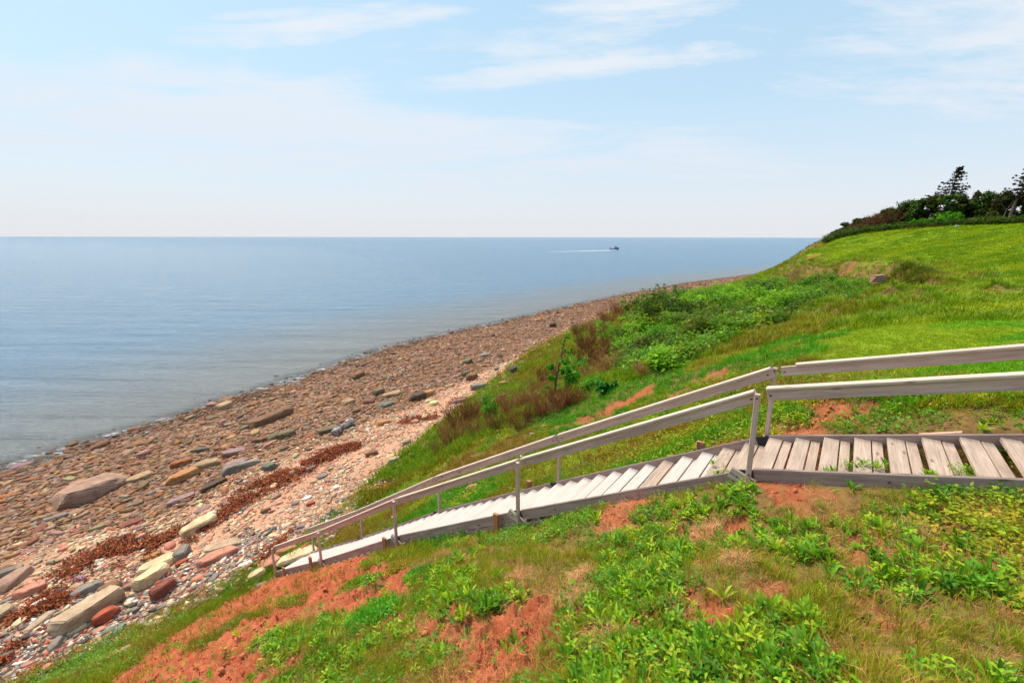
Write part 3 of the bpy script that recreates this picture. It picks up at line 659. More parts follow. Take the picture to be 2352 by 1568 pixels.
RL = [  # left-low end, right-high end, width ratio, height ratio, colour, label, short name
 (128,1166,282,1102,.55,.24,'bp','biggest boulder on the beach with a cracked flat top and blunt left end','the biggest boulder'),
 (290,1112,352,1086,.45,.20,'tan','tan slab touching the right end of the biggest boulder','the tan slab'),
 (571,986,672,948,.26,.16,'brown','long narrow brown slab tapering to the left near the waterline','the long narrow slab'),
 (551,992,572,985,.8,.5,'olive','small mossy rock at the left tip of the long narrow slab',None),
 (616,1017,680,997,.38,.22,'olive','greenish slab just below the long narrow slab','the greenish slab'),
 (580,1025,614,1013,.5,.35,'brown','brown rock at the left end of the greenish slab',None),
 (732,1000,779,985,.45,.26,'olive','dark slab touching the left side of the driftwood log','the slab by the log'),
 (512,1096,600,1065,.34,.18,'gray','long grey slab below the pink slabs in mid beach','the long grey slab'),
 (518,1076,571,1058,.6,.12,'mauve','flat mauve slab lying just above the long grey slab',None),
 (510,1050,569,1033,.5,.2,'mauve','pinkish mauve rounded slab above the flat mauve one','the pinkish mauve slab'),
 (385,1109,457,1084,.5,.26,'orange','orange brown wedge of rock right of the tan slab','the orange brown wedge'),
 (446,1080,507,1060,.5,.26,'tan','tan block with a pointed right end above the orange brown wedge','the tan block'),
 (394,1078,444,1063,.5,.26,'rust','brown block left of the pointed tan block',None),
 (463,1133,522,1103,.4,.18,'dark','dark long slab below the orange brown wedge','the dark long slab'),
 (607,1088,632,1073,.7,.4,'green','rounded grey green stone right of the long grey slab',None),
 (447,1180,485,1162,.5,.12,'mauve','thin purple slab beside the seaweed line','the purple slab'),
 (383,1160,450,1136,.36,.12,'mauve','mauve slab half buried below the dark long slab','the mauve slab'),
 (276,1213,327,1192,.5,.2,'dred','reddish slab alone between cobbles and pale shingle','the reddish slab'),
 (97,1196,158,1180,.4,.2,'gray','broken grey slab just below the biggest boulder','the broken grey slab'),
 (417,1234,496,1196,.42,.26,'cream','cream boulder lying across the seaweed line','the cream boulder'),
 (466,1272,552,1245,.42,.16,'beige','upper layer of the split beige rock','the split rock'),
 (452,1310,550,1268,.36,.2,'pink','lower and longer layer of the split beige rock',None),
 (871,936,903,924,.6,.25,'green','pale green stone above the driftwood log','the pale green stone'),
 (941,920,979,907,.6,.35,'dark','dark boulder touching an orange one at the top of the shingle','the dark boulder'),
 (972,911,1000,900,.6,.4,'orange','orange boulder right of the dark boulder','the orange boulder'),
 (855,912,883,899,.6,.4,'olive','olive rock left of the long tan flat stone',None),
 (880,914,922,902,.4,.2,'tan','long tan flat stone left of the dark boulder','the long tan flat stone'),
 (788,932,816,922,.6,.3,'tan','tan flat stone in the cobbles above the log','the tan flat stone'),
 (502,944,531,932,.7,.4,'tan','tan boulder at the water edge above the long narrow slab','the tan boulder at the water'),
 (810,873,838,863,.6,.4,'brown','brown boulder among the cobbles near the waterline','the brown shore boulder'),
 (868,979,896,969,.6,.3,'orange','orange brown flat stone right of the log','the orange flat stone'),
 (841,1051,869,1042,.5,.3,'brown','brown oblong stone in the pale shingle','the brown oblong stone'),
 (891,1067,919,1055,.6,.35,'beige','beige stone in the shingle near the bank','the beige shingle stone'),
 (730,1101,753,1089,.6,.2,'gray','grey flat stone in the pale shingle right of the seaweed','the grey shingle stone'),
 (766,1123,779,1115,.8,.2,'white','round white stone in the shingle','the round white stone'),
 (695,1150,716,1139,.6,.2,'white','white flat stone above the small red one','the white flat stone'),
 (705,1162,724,1153,.5,.3,'red','small red stone below a white one','the small red stone'),
 (599,1182,624,1170,.45,.35,'brown','brown angular stone on the bare sand','the brown stone on the sand'),
 (316,1326,414,1282,.42,.26,'cream','large cream boulder with sloping face above the angular cream block','the large cream boulder'),
 (408,1296,431,1265,.5,.4,'gray','grey rock standing at the right end of the large cream boulder',None),
 (313,1362,389,1312,.45,.34,'cream','angular cream block with a lit top right of the brown rocks','the angular cream block'),
 (288,1360,333,1332,.5,.4,'bp','brown pink rock left of the angular cream block',None),
 (349,1381,405,1345,.5,.4,'dred','dark red block right of the angular cream block','the dark red block'),
 (163,1380,235,1343,.5,.3,'gray','grey brown rock with a pitted top left of the darker grey rock','the grey brown rock'),
 (223,1366,281,1345,.6,.4,'brown','darker grey brown rock behind the great beige slab',None),
 (120,1462,282,1370,.36,.24,'beige','great beige slab slanting through the rocks at lower left','the great beige slab'),
 (212,1434,273,1400,.5,.42,'red','brick red boulder below the right end of the great beige slab','the brick red boulder'),
 (212,1452,243,1434,.6,.2,'pink','pink flat rock under the brick red boulder',None),
 (30,1378,113,1343,.42,.3,'pink','pinkish brown boulder with a dark right end left of the grey brown rock','the pinkish boulder'),
 (-14,1372,67,1312,.42,.22,'bp','long brown pink slab cut by the left edge of the photo','the long brown pink slab'),
 (-25,1332,56,1302,.34,.2,'gray','thin grey slab above the long brown pink slab',None),
 (4,1388,40,1372,.6,.3,'gray','low grey rock below the pinkish boulder',None),
 (-22,1440,37,1402,.6,.5,'beige','beige boulder at the left edge beside the brown seaweed','the beige edge boulder'),
 (74,1402,113,1383,.5,.4,'white','white topped block surrounded by brown seaweed','the white topped block'),
 (34,1448,64,1424,.6,.25,'cream','pear shaped cream stone below the white topped block','the pear shaped stone'),
 (62,1462,127,1412,.3,.15,'beige','long pale stone left of the great beige slab',None),
 (154,1458,202,1431,.4,.16,'cream','cream flat stone under the great beige slab','the cream flat stone'),
 (113,1495,142,1465,.45,.3,'gray','pale grey wedge stone below the great beige slab','the pale grey wedge'),
 (245,1530,308,1499,.5,.4,'beige','beige boulder half hidden in grass at the foot of the red bank','the boulder in the grass'),
 (113,1373,154,1354,.5,.3,'dark','dark stone between the pinkish boulder and the grey brown rock',None),
 (404,1308,436,1292,.5,.25,'red','red flat stone right of the large cream boulder','the red flat stone'),
 (330,1288,374,1271,.4,.2,'orange','orange brown flat stone above the large cream boulder',None),
 (344,1444,380,1426,.5,.2,'pink','pink red slab lying in grey pebbles','the pink red slab'),
 (641,1306,727,1262,.4,.14,'cream','pale yellow slab beside the foot of the stairs','the pale yellow slab'),
 (635,1276,685,1255,.5,.2,'orange','orange slab seen through the lowest rail gap','the orange slab'),
 (582,1312,645,1282,.5,.12,'pink','flat salmon slab left of the lowest post','the salmon slab'),
 (570,1335,611,1316,.45,.3,'cream','cream stone on the green strip left of the stair foot','the cream stone by the stair foot'),
 (548,1310,582,1297,.5,.2,'white','whitish flat stone left of the salmon slab',None),
 (616,1240,660,1225,.4,.15,'cream','long cream stone above the orange slab','the long cream stone'),
 (708,1242,727,1231,.7,.6,'rust','rusty block under the far rail by the lowest posts',None),
 (1162,858,1188,847,.6,.35,'dark','dark stone on pink shingle left of the sapling','the dark stone by the sapling'),
 (1070,876,1097,863,.7,.45,'brown','squarish brown boulder at the edge of the shingle','the squarish brown boulder'),
 (1060,864,1081,856,.6,.4,'olive','olive stone above the squarish brown boulder',None),
 (1080,899,1114,888,.5,.35,'gray','grey block below the squarish brown boulder','the grey block'),
 (1143,889,1167,881,.5,.35,'orange','orange capped stone left of the brown shrubs','the orange capped stone'),
 (1142,921,1170,908,.5,.4,'dred','dark purple red block at the foot of the bank','the purple red block'),
 (1100,823,1131,813,.4,.2,'gray','long grey slab in the far cobbles','the long far slab'),
 (1215,812,1236,805,.5,.3,'brown','brown slab in the cobbles above the sapling','the far brown slab'),
 (1262,756,1277,747,.7,.6,'dark','dark upright rock in the far cobbles','the dark upright rock'),
 (1041,926,1072,918,.5,.2,'mauve','flat mauve stone in the brown seaweed near the bank',None),
 (1062,838,1086,826,.6,.4,'olive','olive boulder in the cobbles left of the long far slab','the olive boulder'),
]
LMK = []
for q, (x1, y1, x2, y2, wr_, hr, ck, lab, short) in enumerate(RL):
    a = ground_hit(x1, y1); b = ground_hit(x2, y2); ln = math.hypot(b[0]-a[0], b[1]-a[1]); pl = math.hypot(x2-x1, y2-y1)*math.hypot(a[0], a[1], a[2])/FPX; ln = min(ln*1.1, pl*(1.75 if a[1] < 22 else 1.1), 3.4)
    m_ = (a+b)/2; rz = math.atan2(b[1]-a[1], b[0]-a[0])
    flat = ('slab' in lab or 'flat' in lab); nm = 'stone_slab' if flat else 'boulder'
    # the width is read across the line of sight, which the low view shortens
    rock_at(m_[0], m_[1], ln*1.04, max(ln*wr_*1.15, .12), max(ln*hr*1.15, .08), rz, lin(*C[ck]), lab, 100+q, 2 if ln > .7 else 1, .85 if flat else .78, 'rocks on the beach', .25, nm)
    if short: LMK.append(((x1+x2)/2, (y1+y2)/2, short))
# pink boulder in the bowl, pale ones by the hedge
for (x1, y1, x2, y2, hr, ck, lab) in ((2003, 643, 2028, 636, .45, 'bp', 'pink boulder sitting in the green hollow below the lawn'), (1962, 686, 1985, 680, .5, 'dred', 'reddish brown lump of rock right of the lush plants'),
                                      (2195, 521, 2203, 519.6, .4, 'white', 'small white boulder on the lawn edge under the hedge'), (1243, 983, 1258, 975, .5, 'pink', 'pale pink rock in the grass above the far handrail'),
                                      (1215, 1003, 1232, 995, .5, 'beige', 'beige rock showing in the grass left of the pale pink one'), (1078, 1138, 1096, 1122, .5, 'orange', 'orange rock wedged in the bank beside the lower stairs'),
                                      (1188, 1085, 1200, 1076, .5, 'red', 'small red rock below the far handrail near the third far post')):
    a = ground_hit(x1, y1); b = ground_hit(x2, y2); ln = max(math.hypot(b[0]-a[0], b[1]-a[1]), .15); m_ = (a+b)/2
    if ln > 2.2: ln = 2.2
    rock_at(m_[0], m_[1], ln, ln*.6, ln*hr, 0.2, lin(*C[ck]), lab, 900+x1, 2, .4, None, .25)
# stones one can still tell apart
LANDM = np.array([(a, b) for a, b, _ in LMK]); USED = set()
def pal(zone, rg):
    if zone > .5: return rg.choice(['brown', 'rust', 'tan', 'olive', 'brown', 'rust', 'bp', 'bp', 'brown', 'tan', 'mauve'])
    return rg.choice(['cream', 'beige', 'pink', 'gray', 'mauve', 'beige', 'tan', 'bp', 'beige'])
rg = random.Random(5); tries = 0; made = 0
while made < 215 and tries < 6000:
    tries += 1
    px = rg.uniform(5, 1560); py = rg.uniform(660, 1540)
    g = ground_hit(px, py); bfx, stx, swx = (float(v[0]) for v in beachf(np.array([g[0]]), np.array([g[1]])))
    if stx < .35 or swx > .6: continue
    D = math.hypot(g[0], g[1]); vis = rg.uniform(15, 32)*(1 if py > 900 else .65)
    ln = vis*D/FPX
    if ln > 1.3 or ln < .16: continue
    if bfx < .5 and rg.random() < .35: continue
    if any((g[0]-a)**2+(g[1]-b)**2 < (r+ln*.45)**2 for a, b, r in PLACED): continue
    ck = pal(bfx, rg); shape = rg.choice(['flat', 'rounded', 'angular', 'oblong']); wr_ = {'flat': .6, 'rounded': .75, 'angular': .6, 'oblong': .42}[shape]; hr = {'flat': .16, 'rounded': .36, 'angular': .34, 'oblong': .26}[shape]
    size = 'small' if ln < .3 else ('mid sized' if ln < .55 else 'large')
    dd = np.hypot(LANDM[:, 0]-px, (LANDM[:, 1]-py)*1.6); order = np.argsort(dd)
    for k in order[:5]:
        dx = px-LANDM[k, 0]; dy = py-LANDM[k, 1]
        rel = ('right of' if dx > 0 else 'left of') if abs(dx) > abs(dy)*1.5 else ('below' if dy > 0 else 'above')
        how = 'just' if dd[k] < 38 else ('a little' if dd[k] < 75 else ('some way' if dd[k] < 150 else 'far'))
        lab = f'{size} {CN[ck]} {shape} stone {how} {rel} {LMK[k][2]}'
        if lab not in USED and len(lab.split()) <= 16: break
    else: continue
    USED.add(lab)
    rock_at(g[0], g[1], ln, ln*wr_, ln*hr, rg.gauss(1.1, .5), lin(*[v*rg.uniform(.9, 1.08) for v in C[ck]]), lab, 2000+made, 1 if D < 16 else 0, {'flat': .8, 'rounded': .15, 'angular': .9, 'oblong': .4}[shape], 'stones scattered over the beach', .3, 'beach_stone')
    made += 1
# the uncounted rest: cobbles and shingle
def ico(seed, jit, sub=0):
    rg2 = np.random.default_rng(seed); bm = bmesh.new(); bmesh.ops.create_icosphere(bm, subdivisions=1+sub, radius=.5); bmesh.ops.triangulate(bm, faces=bm.faces)
    v = np.array([q.co for q in bm.verts]); f = np.array([[w_.index for w_ in q.verts] for q in bm.faces]); bm.free()
    v = v*(1+rg2.uniform(-jit, jit, (len(v), 1))); return v, f
PEB = [ico(k, .26) for k in range(7)]+[ico(20+k, .12, 1) for k in range(3)]
def palette(names): return np.array([lin(*C[n]) for n in names])
PB = palette(['brown', 'brown', 'rust', 'tan', 'olive', 'brown', 'rust', 'brown', 'mauve', 'dark', 'dred', 'dark', 'bp', 'tan', 'bp', 'brown', 'orange', 'gray', 'rust', 'brown'])*np.array([1.0, .94, .90]); PP = palette(['cream', 'beige', 'cream', 'pink', 'white', 'pink', 'tan', 'beige', 'beige', 'cream', 'bp', 'pink', 'bp'])*np.array([1.0, .92, .88]); PG = palette(['gray', 'gray', 'white', 'beige', 'pink', 'dred', 'green', 'mauve', 'dark', 'cream', 'red'])
def polar(n, r0, r1, amin=-58, amax=40, pw=2.0):
    """points whose density falls with distance"""
    r = (RNG.random(n)*(r1**(2-pw)-r0**(2-pw))+r0**(2-pw))**(1/(2-pw)) if pw != 2 else r0*(r1/r0)**RNG.random(n)
    a = np.radians(RNG.uniform(amin, amax, n)); return r*np.sin(a), r*np.cos(a), r
def beach_pts(n, r0, r1, pw): 
    x, y, r = polar(n, r0, r1, pw=pw); f, st, sw = beachf(x, y); return x, y, r, f, st, sw
# cobbles near the water
x, y, r, f, st, sw = beach_pts(560000, 13, 160, 1.5)
wet = sstep(.40, .60, f+(fbm(x*.4, y*.4, 71, 3)-.5)*.25)
keep = (st > -.2) & (sw < 2.8) & (RNG.random(len(x)) < wet*(.55+.45*sstep(.55, .72, f+(fbm(x*.5, y*.5, 75, 3)-.5)*.3))*np.where(sw > 0, np.exp(-np.maximum(sw, 0)*1.6)*.35, 1))
x, y, r, f, sw = x[keep], y[keep], r[keep], f[keep], sw[keep]; n = len(x); print('cobbles', n)
big = RNG.lognormal(0, .38, n); s = np.clip(.096*big*(1+r/70), .04, .6)
sc = np.stack([s*RNG.uniform(1.1, 1.9, n), s*RNG.uniform(.8, 1.05, n), s*RNG.uniform(.24, .46, n)], 1)
z = full_h(x, y); z = np.where(sw > 0, np.maximum(z, SEA-.05+sc[:, 2]*.1), z)+sc[:, 2]*.18
cols = PB[RNG.integers(0, len(PB), n)]*RNG.uniform(.75, 1.12, (n, 1)); cols = (cols*.72+cols.mean(0)*.28); cols = cols*(1-.42*sstep(-2.2, .2, sw))[:, None]
merged('cobbles', PEB, np.stack([x, y, z], 1), RNG.normal(1.15, .55, n), RNG.normal(0, .16, n), RNG.normal(0, .16, n), sc, RNG.integers(0, len(PEB), n), cols, M_stone, False, kind='stuff', label='brown and rust coloured cobbles covering the lower beach beside the water', category='cobbles')
# pale shingle
x, y, r, f, st, sw = beach_pts(480000, 7.5, 60, 1.6)
nz = fbm(x*.45, y*.45, 81, 4); pale = (1-sstep(.42, .58, f+(fbm(x*.4, y*.4, 71, 3)-.5)*.25))
dens = pale*(.22+.78*sstep(.44, .55, nz))
dens = np.maximum(dens, .9*(st < 2.2)*(r < 17))
keep = (st > -.5) & (RNG.random(len(x)) < dens); x, y, r, f, st, nz = x[keep], y[keep], r[keep], f[keep], st[keep], nz[keep]; n = len(x); print('shingle', n)
s = np.clip(.036*RNG.lognormal(0, .5, n)*(1+r/34), .02, .22)
sc = np.stack([s*RNG.uniform(1.1, 1.8, n), s*RNG.uniform(.8, 1.05, n), s*RNG.uniform(.3, .55, n)], 1)
z = full_h(x, y)+sc[:, 2]*.2
cols = PP[RNG.integers(0, len(PP), n)]; gz = (st < 2.4+2*(nz-.5)*4) & (r < 16); cols = np.where(gz[:, None], PG[RNG.integers(0, len(PG), n)], cols)*RNG.uniform(.8, 1.12, (n, 1))
merged('shingle', PEB[:7], np.stack([x, y, z], 1), RNG.normal(1.15, .7, n), RNG.normal(0, .18, n), RNG.normal(0, .18, n), sc, RNG.integers(0, 7, n), cols, M_stone, False, kind='stuff', label='pale cream and pink shingle on the upper beach', category='shingle')
# seaweed line
M_weed, N, L, out = mat('dry_seaweed'); pbsdf(N, L, out, attr(N, 'col', 'Color'), .8, .2)
def ribbon(seed, n=5, ln=.16, wd=.016, curl=1.4, up=.05, jz=.012):
    rg3 = np.random.default_rng(seed); a = rg3.uniform(0, 6.28); p = np.array([0, 0, .01]); V = []; F = []
    for k in range(n+1):
        d = np.array([math.cos(a), math.sin(a), 0]); s_ = np.array([-d[1], d[0], 0])*wd*(1-.5*k/n)
        V += [p-s_+[0, 0, rg3.uniform(0, jz)], p+s_]
        p = p+d*ln/n+np.array([0, 0, rg3.uniform(-up, up)*.6]); p[2] = max(p[2], .004); a += rg3.uniform(-curl, curl)
    for k in range(n): F += [[2*k, 2*k+1, 2*k+3], [2*k, 2*k+3, 2*k+2]]
    return np.array(V), np.array(F)
RIB = [ribbon(k) for k in range(10)]
WR_ = [((180, 1305), 22), ((250, 1268), 26), ((320, 1262), 26), ((400, 1240), 24), ((455, 1215), 14), ((540, 1165), 16), ((600, 1120), 24), ((650, 1100), 26), ((700, 1075), 20), ((745, 1052), 20), ((800, 1028), 17), ((835, 1020), 9)]
paths = [(WR_, 1.0, 13000), ([((60, 1405), 16), ((110, 1385), 24), ((130, 1400), 14)], 1., 2400), ([((930, 972), 12), ((965, 962), 15), ((1010, 955), 12)], .5, 1600), ([((1040, 925), 9), ((1100, 905), 7)], .4, 700), ([((15, 1498), 10), ((40, 1530), 14)], .6, 1200), ([((600, 1290), 6), ((680, 1215), 6)], .2, 150)]
XX, YY = [], []
for pth, dn, cnt_ in paths:
    W_ = [(ground_hit(*p_)[:2], r_) for p_, r_ in pth]; t = RNG.random(cnt_)*(len(W_)-1); k = t.astype(int); u = t-k
    P0 = np.array([w_[0] for w_ in W_]); RW = np.array([w_[1]*math.hypot(*w_[0])/FPX for w_ in W_])
    c_ = P0[k]*(1-u)[:, None]+P0[k+1]*u[:, None]; rad_ = RW[k]*(1-u)+RW[k+1]*u
    x = c_[:, 0]+RNG.normal(0, .8, cnt_)*rad_; y = c_[:, 1]+RNG.normal(0, 1.0, cnt_)*rad_
    kp = fbm(x*1.7, y*1.7, 91, 4) > .47; XX.append(x[kp]); YY.append(y[kp])
x = np.concatenate(XX); y = np.concatenate(YY); n = len(x); z = full_h(x, y)+RNG.random(n)*.05+.01
wc = palette(['red', 'rust', 'dred', 'orange'])*np.array([.95, .68, .5]); cols = wc[RNG.integers(0, 4, n)]*RNG.uniform(.35, 1.25, (n, 1)); s = RNG.uniform(.6, 1.5, (n, 1))*np.ones((1, 3))
merged('seaweed', RIB, np.stack([x, y, z], 1), RNG.uniform(0, 6.28, n), RNG.normal(0, .3, n), RNG.normal(0, .3, n), s, RNG.integers(0, 10, n), cols, M_weed, kind='stuff', label='line of dried rust red seaweed washed up along the beach', category='seaweed')
# driftwood log
M_log, N, L, out = mat('weathered_bark'); oc = objco(N)
b1 = noise(N, L, mapping(N, L, oc, (3, 22, 22)), 1.0, 6, .7, .4); b2 = noise(N, L, oc, 4.5, 5, .7)
cl_ = mixc(N, L, ramp(N, L, b2, [(.46, 0.), (.56, 1.)]), ramp(N, L, b1, [(.3, (.05, .035, .03)), (.6, (.17, .12, .10)), (.8, (.30, .24, .21))]), ramp(N, L, b1, [(.35, (.30, .27, .27)), (.6, (.46, .43, .42))]))
pbsdf(N, L, out, cl_, .85, .15, b1, .8, .03)
a = ground_hit(768, 1002); b = ground_hit(810, 975); ln = min(math.hypot(b[0]-a[0], b[1]-a[1]), 1.9)
bm = bmesh.new(); rings = []
for k in range(15):
    u = k/14; rr = .21*(1-.12*u)*(1+.12*math.sin(u*9))*(.8 if k in (0, 14) else 1); ring = []
    for q in range(16):
        th = q/16*2*math.pi; r2 = rr*(1+.10*mn.noise(Vector((u*4, math.cos(th)*1.5, math.sin(th)*1.5))))
        ring.append(bm.verts.new(((u-.5)*ln+.03*math.cos(th*3)*(k in (0, 14)), math.cos(th)*r2+.05*math.sin(u*3), math.sin(th)*r2*.9)))
    rings.append(ring)
for k in range(14):
    for q in range(16): bm.faces.new([rings[k][q], rings[k][(q+1) % 16], rings[k+1][(q+1) % 16], rings[k+1][q]])
bm.faces.new(rings[0][::-1]); bm.faces.new(rings[-1]); bmesh.ops.recalc_face_normals(bm, faces=bm.faces)
me = bpy.data.meshes.new('driftwood_log'); bm.to_mesh(me); bm.free(); me.polygons.foreach_set('use_smooth', [True]*len(me.polygons)); me.set_sharp_from_angle(angle=1.)
o = link('driftwood_log', me, M_log, label='thick driftwood log with flaking pale bark lying on the shingle', category='log'); m_ = (a+b)/2; o.location = (m_[0], m_[1], float(full_h([m_[0]], [m_[1]])[0])+.16); o.rotation_euler = (0, -.05, math.atan2(b[1]-a[1], b[0]-a[0]))
# ------------------------------------------------------------------ fishing boat and its wake
def water_hit(px, py): a_, b_ = ray(px, py); D = SEA/b_; return np.array([a_*D, D])
bp = water_hit(1411, 573.2); M_hull, N, L, out = mat('hazed_hull_paint'); pbsdf(N, L, out, (.08, .12, .17), .5, .4)  # boat colours lightened to carry the haze of distance
M_cab, N, L, out = mat('cabin_paint'); pbsdf(N, L, out, (.20, .24, .29), .5, .4)
M_glassd, N, L, out = mat('cabin_glass'); pbsdf(N, L, out, (.02, .025, .03), .1, .5)
boat = empty('fishing_boat', (bp[0], bp[1], SEA), label='small dark fishing boat under way far out near the horizon', category='boat')
boat.rotation_euler = (0, 0, math.radians(14)); boat.scale = (.8, .8, .75)
bm = bmesh.new(); secs = []
for k, (xx, bw, dk, kl) in enumerate(((-5.2, 1.5, 1.25, -.3), (-3.5, 1.75, 1.15, -.45), (-1, 1.85, 1.2, -.5), (1.5, 1.7, 1.5, -.5), (3.6, 1.1, 2.0, -.4), (5.3, .12, 2.6, .1))):
    secs.append([bm.verts.new(p_) for p_ in ((xx, -bw, dk), (xx-.1, -bw*.82, .2), (xx-.2, 0, kl), (xx-.1, bw*.82, .2), (xx, bw, dk))])
for k in range(5):
    for q in range(4): bm.faces.new([secs[k][q], secs[k][q+1], secs[k+1][q+1], secs[k+1][q]])
    bm.faces.new([secs[k][4], secs[k][0], secs[k+1][0], secs[k+1][4]])
bm.faces.new(secs[0]); bm.faces.new(secs[-1][::-1]); bmesh.ops.recalc_face_normals(bm, faces=bm.faces)
me = bpy.data.meshes.new('hull'); bm.to_mesh(me); bm.free(); link('hull', me, M_hull, boat)
m_ = MB(); m_.beam((.2, 0, 2.3), (2.9, 0, 2.5), 2.1, 1.9, ch=.12); cb = m_.build('cabin', M_cab, boat)
for sgn in (-1, 1):
    m_ = MB(); m_.beam((.7, sgn*1.06, 2.75), (2.4, sgn*1.06, 2.8), .03, .5); m_.build('window', M_glassd, cb)
m_ = MB(); m_.beam((.5, 0, 3.2), (.3, 0, 6.4), .12, .12, up=Vector((1, 0, 0))); ms = m_.build('mast', M_hull, boat)
m_ = MB(); m_.beam((.45, 0, 4.6), (-3.2, 0, 5.4), .08, .08); m_.build('boom', M_hull, ms)
m_ = MB(); m_.beam((1.2, .5, 3.4), (2.6, .9, 5.6), .07, .07, up=Vector((0, 1, 0))); m_.build('antenna', M_hull, cb)
m_ = MB(); m_.beam((-4.4, -1.3, 1.9), (-4.4, 1.3, 1.9), .1, .9, up=Vector((0, 0, 1))); m_.build('stern_gantry', M_hull, boat)
M_foam, N, L, out = mat('wake_foam'); pbsdf(N, L, out, (.74, .78, .82), .7, .2, noise(N, L, objco(N), 1.5, 4), .5, .2)
P0 = water_hit(1419, 572.6); wk = [P0+np.array([2, 0])]
pts = [(1419, 573.0, 1.3), (1408, 574.2, 1.4), (1396, 575.0, 1.6), (1380, 575.6, 1.8), (1355, 576.2, 1.4), (1325, 576.8, .9), (1290, 577.6, .55), (1250, 578.2, .2)]
Vw, Fw = [], []
cps = [(water_hit(a_, b_), w_) for a_, b_, w_ in pts]
fine_pts = []
for k in range(len(cps)-1):
    for u in np.linspace(0, 1, 12)[:-1]: fine_pts.append((cps[k][0]*(1-u)+cps[k+1][0]*u, cps[k][1]*(1-u)+cps[k+1][1]*u))
for k, (p_, w_) in enumerate(fine_pts):
    ww = w_*random.uniform(.6, 1.25); Vw += [(p_[0], p_[1]-ww, SEA+.03), (p_[0], p_[1], SEA+.03+.12*ww), (p_[0], p_[1]+ww, SEA+.03)]
for k in range(len(fine_pts)-1): Fw += [(3*k, 3*k+3, 3*k+4, 3*k+1), (3*k+1, 3*k+4, 3*k+5, 3*k+2)]
link('wake', new_mesh('wake', np.array(Vw), np.array(Fw)), M_foam, kind='stuff', label='thin white foam trail behind the distant boat', category='wake')
# ------------------------------------------------------------------ plants
M_leaf, N, L, out = mat('plant_leaf')
ca = attr(N, 'col', 'Color'); d_ = N.new('ShaderNodeBsdfPrincipled'); L.new(ca, d_.inputs['Base Color']); d_.inputs['Roughness'].default_value = .55; d_.inputs['Specular IOR Level'].default_value = .25
t_ = N.new('ShaderNodeBsdfTranslucent'); L.new(mixc(N, L, 1.0, ca, (1.25, 1.35, .6), 'MULTIPLY'), t_.inputs[0])
mx = N.new('ShaderNodeMixShader'); mx.inputs[0].default_value = .35; L.new(d_.outputs[0], mx.inputs[1]); L.new(t_.outputs[0], mx.inputs[2]); L.new(mx.outputs[0], out.inputs[0])
M_dry, N, L, out = mat('dry_stalks'); pbsdf(N, L, out, attr(N, 'col', 'Color'), .8, .1)
def tuft(seed, n=14, h=.12, spread=.05, wd=.004, lean=.5, seg=2, tip=(1.15, 1.1, 1.)):
    g = np.random.default_rng(seed); V = []; F = []; S = []
    for k in range(n):
        a = g.uniform(0, 6.28); r = spread*math.sqrt(g.random()); b = np.array([math.cos(a)*r, math.sin(a)*r, -.01]); a2 = a+g.normal(0, .9)
        hh = h*g.uniform(.5, 1.15); ld = np.array([math.cos(a2), math.sin(a2), 0])*hh*lean*g.uniform(.3, 1.5); sd = np.array([-math.sin(a2), math.cos(a2), 0])*wd*g.uniform(.7, 1.3)*.5
        o = len(V); sh = g.uniform(.75, 1.2)
        for q in range(seg):
            u = q/seg; p_ = b+ld*u*u+np.array([0, 0, hh*u*(1-.15*u)]); w_ = 1-.35*u
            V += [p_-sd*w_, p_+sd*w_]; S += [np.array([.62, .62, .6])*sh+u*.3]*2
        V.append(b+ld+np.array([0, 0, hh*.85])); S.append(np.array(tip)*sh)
        for q in range(seg-1): F += [[o+2*q, o+2*q+1, o+2*q+3], [o+2*q, o+2*q+3, o+2*q+2]]
        F.append([o+2*seg-2, o+2*seg-1, o+2*seg])
    return np.array(V), np.array(F), np.array(S)
def leaves(seed, n=12, ln=.09, wd=.022, rise=.9, base_h=0., stem=False, rnd=.3, cup=.35):
    """lance leaves from a crown (rosette) or along an upright stem"""
    g = np.random.default_rng(seed); V = []; F = []; S = []
    H = ln*1.6 if stem else 0
    for k in range(n):
        a = k*2.4+g.normal(0, rnd); u0 = (k+.5)/n if stem else 0; l_ = ln*g.uniform(.6, 1.15)*(1-.35*u0); r_ = rise*g.uniform(.55, 1.3)
        d = np.array([math.cos(a), math.sin(a), 0]); s = np.array([-math.sin(a), math.cos(a), 0]); b = np.array([0, 0, base_h+H*u0])+d*.004
        sh = g.uniform(.8, 1.2); o = len(V); prof = ((0, .18), (.35, .85), (.7, 1.), (1., .05)); droop = g.uniform(.1, .6)
        for (t, w_) in prof:
            c_ = b+d*l_*(t*math.cos(r_)+droop*.35*t*t)+np.array([0, 0, l_*(t*math.sin(r_)-droop*.5*t*t)])
            V += [c_-s*wd*.5*w_+np.array([0, 0, wd*cup*w_]), c_, c_+s*wd*.5*w_+np.array([0, 0, wd*cup*w_])]
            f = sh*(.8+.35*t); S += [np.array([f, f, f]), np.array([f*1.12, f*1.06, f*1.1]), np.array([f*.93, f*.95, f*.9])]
        for q in range(3):
            i0 = o+3*q
            for e in (0, 1): F += [[i0+e, i0+e+1, i0+e+4], [i0+e, i0+e+4, i0+e+3]]
    if stem:
        o = len(V); V += [[-.0015, 0, 0], [.0015, 0, 0], [0, 0, H+.01]]; S += [np.array([.7, .6, .5])]*3; F.append([o, o+1, o+2])
    return np.array(V), np.array(F), np.array(S)
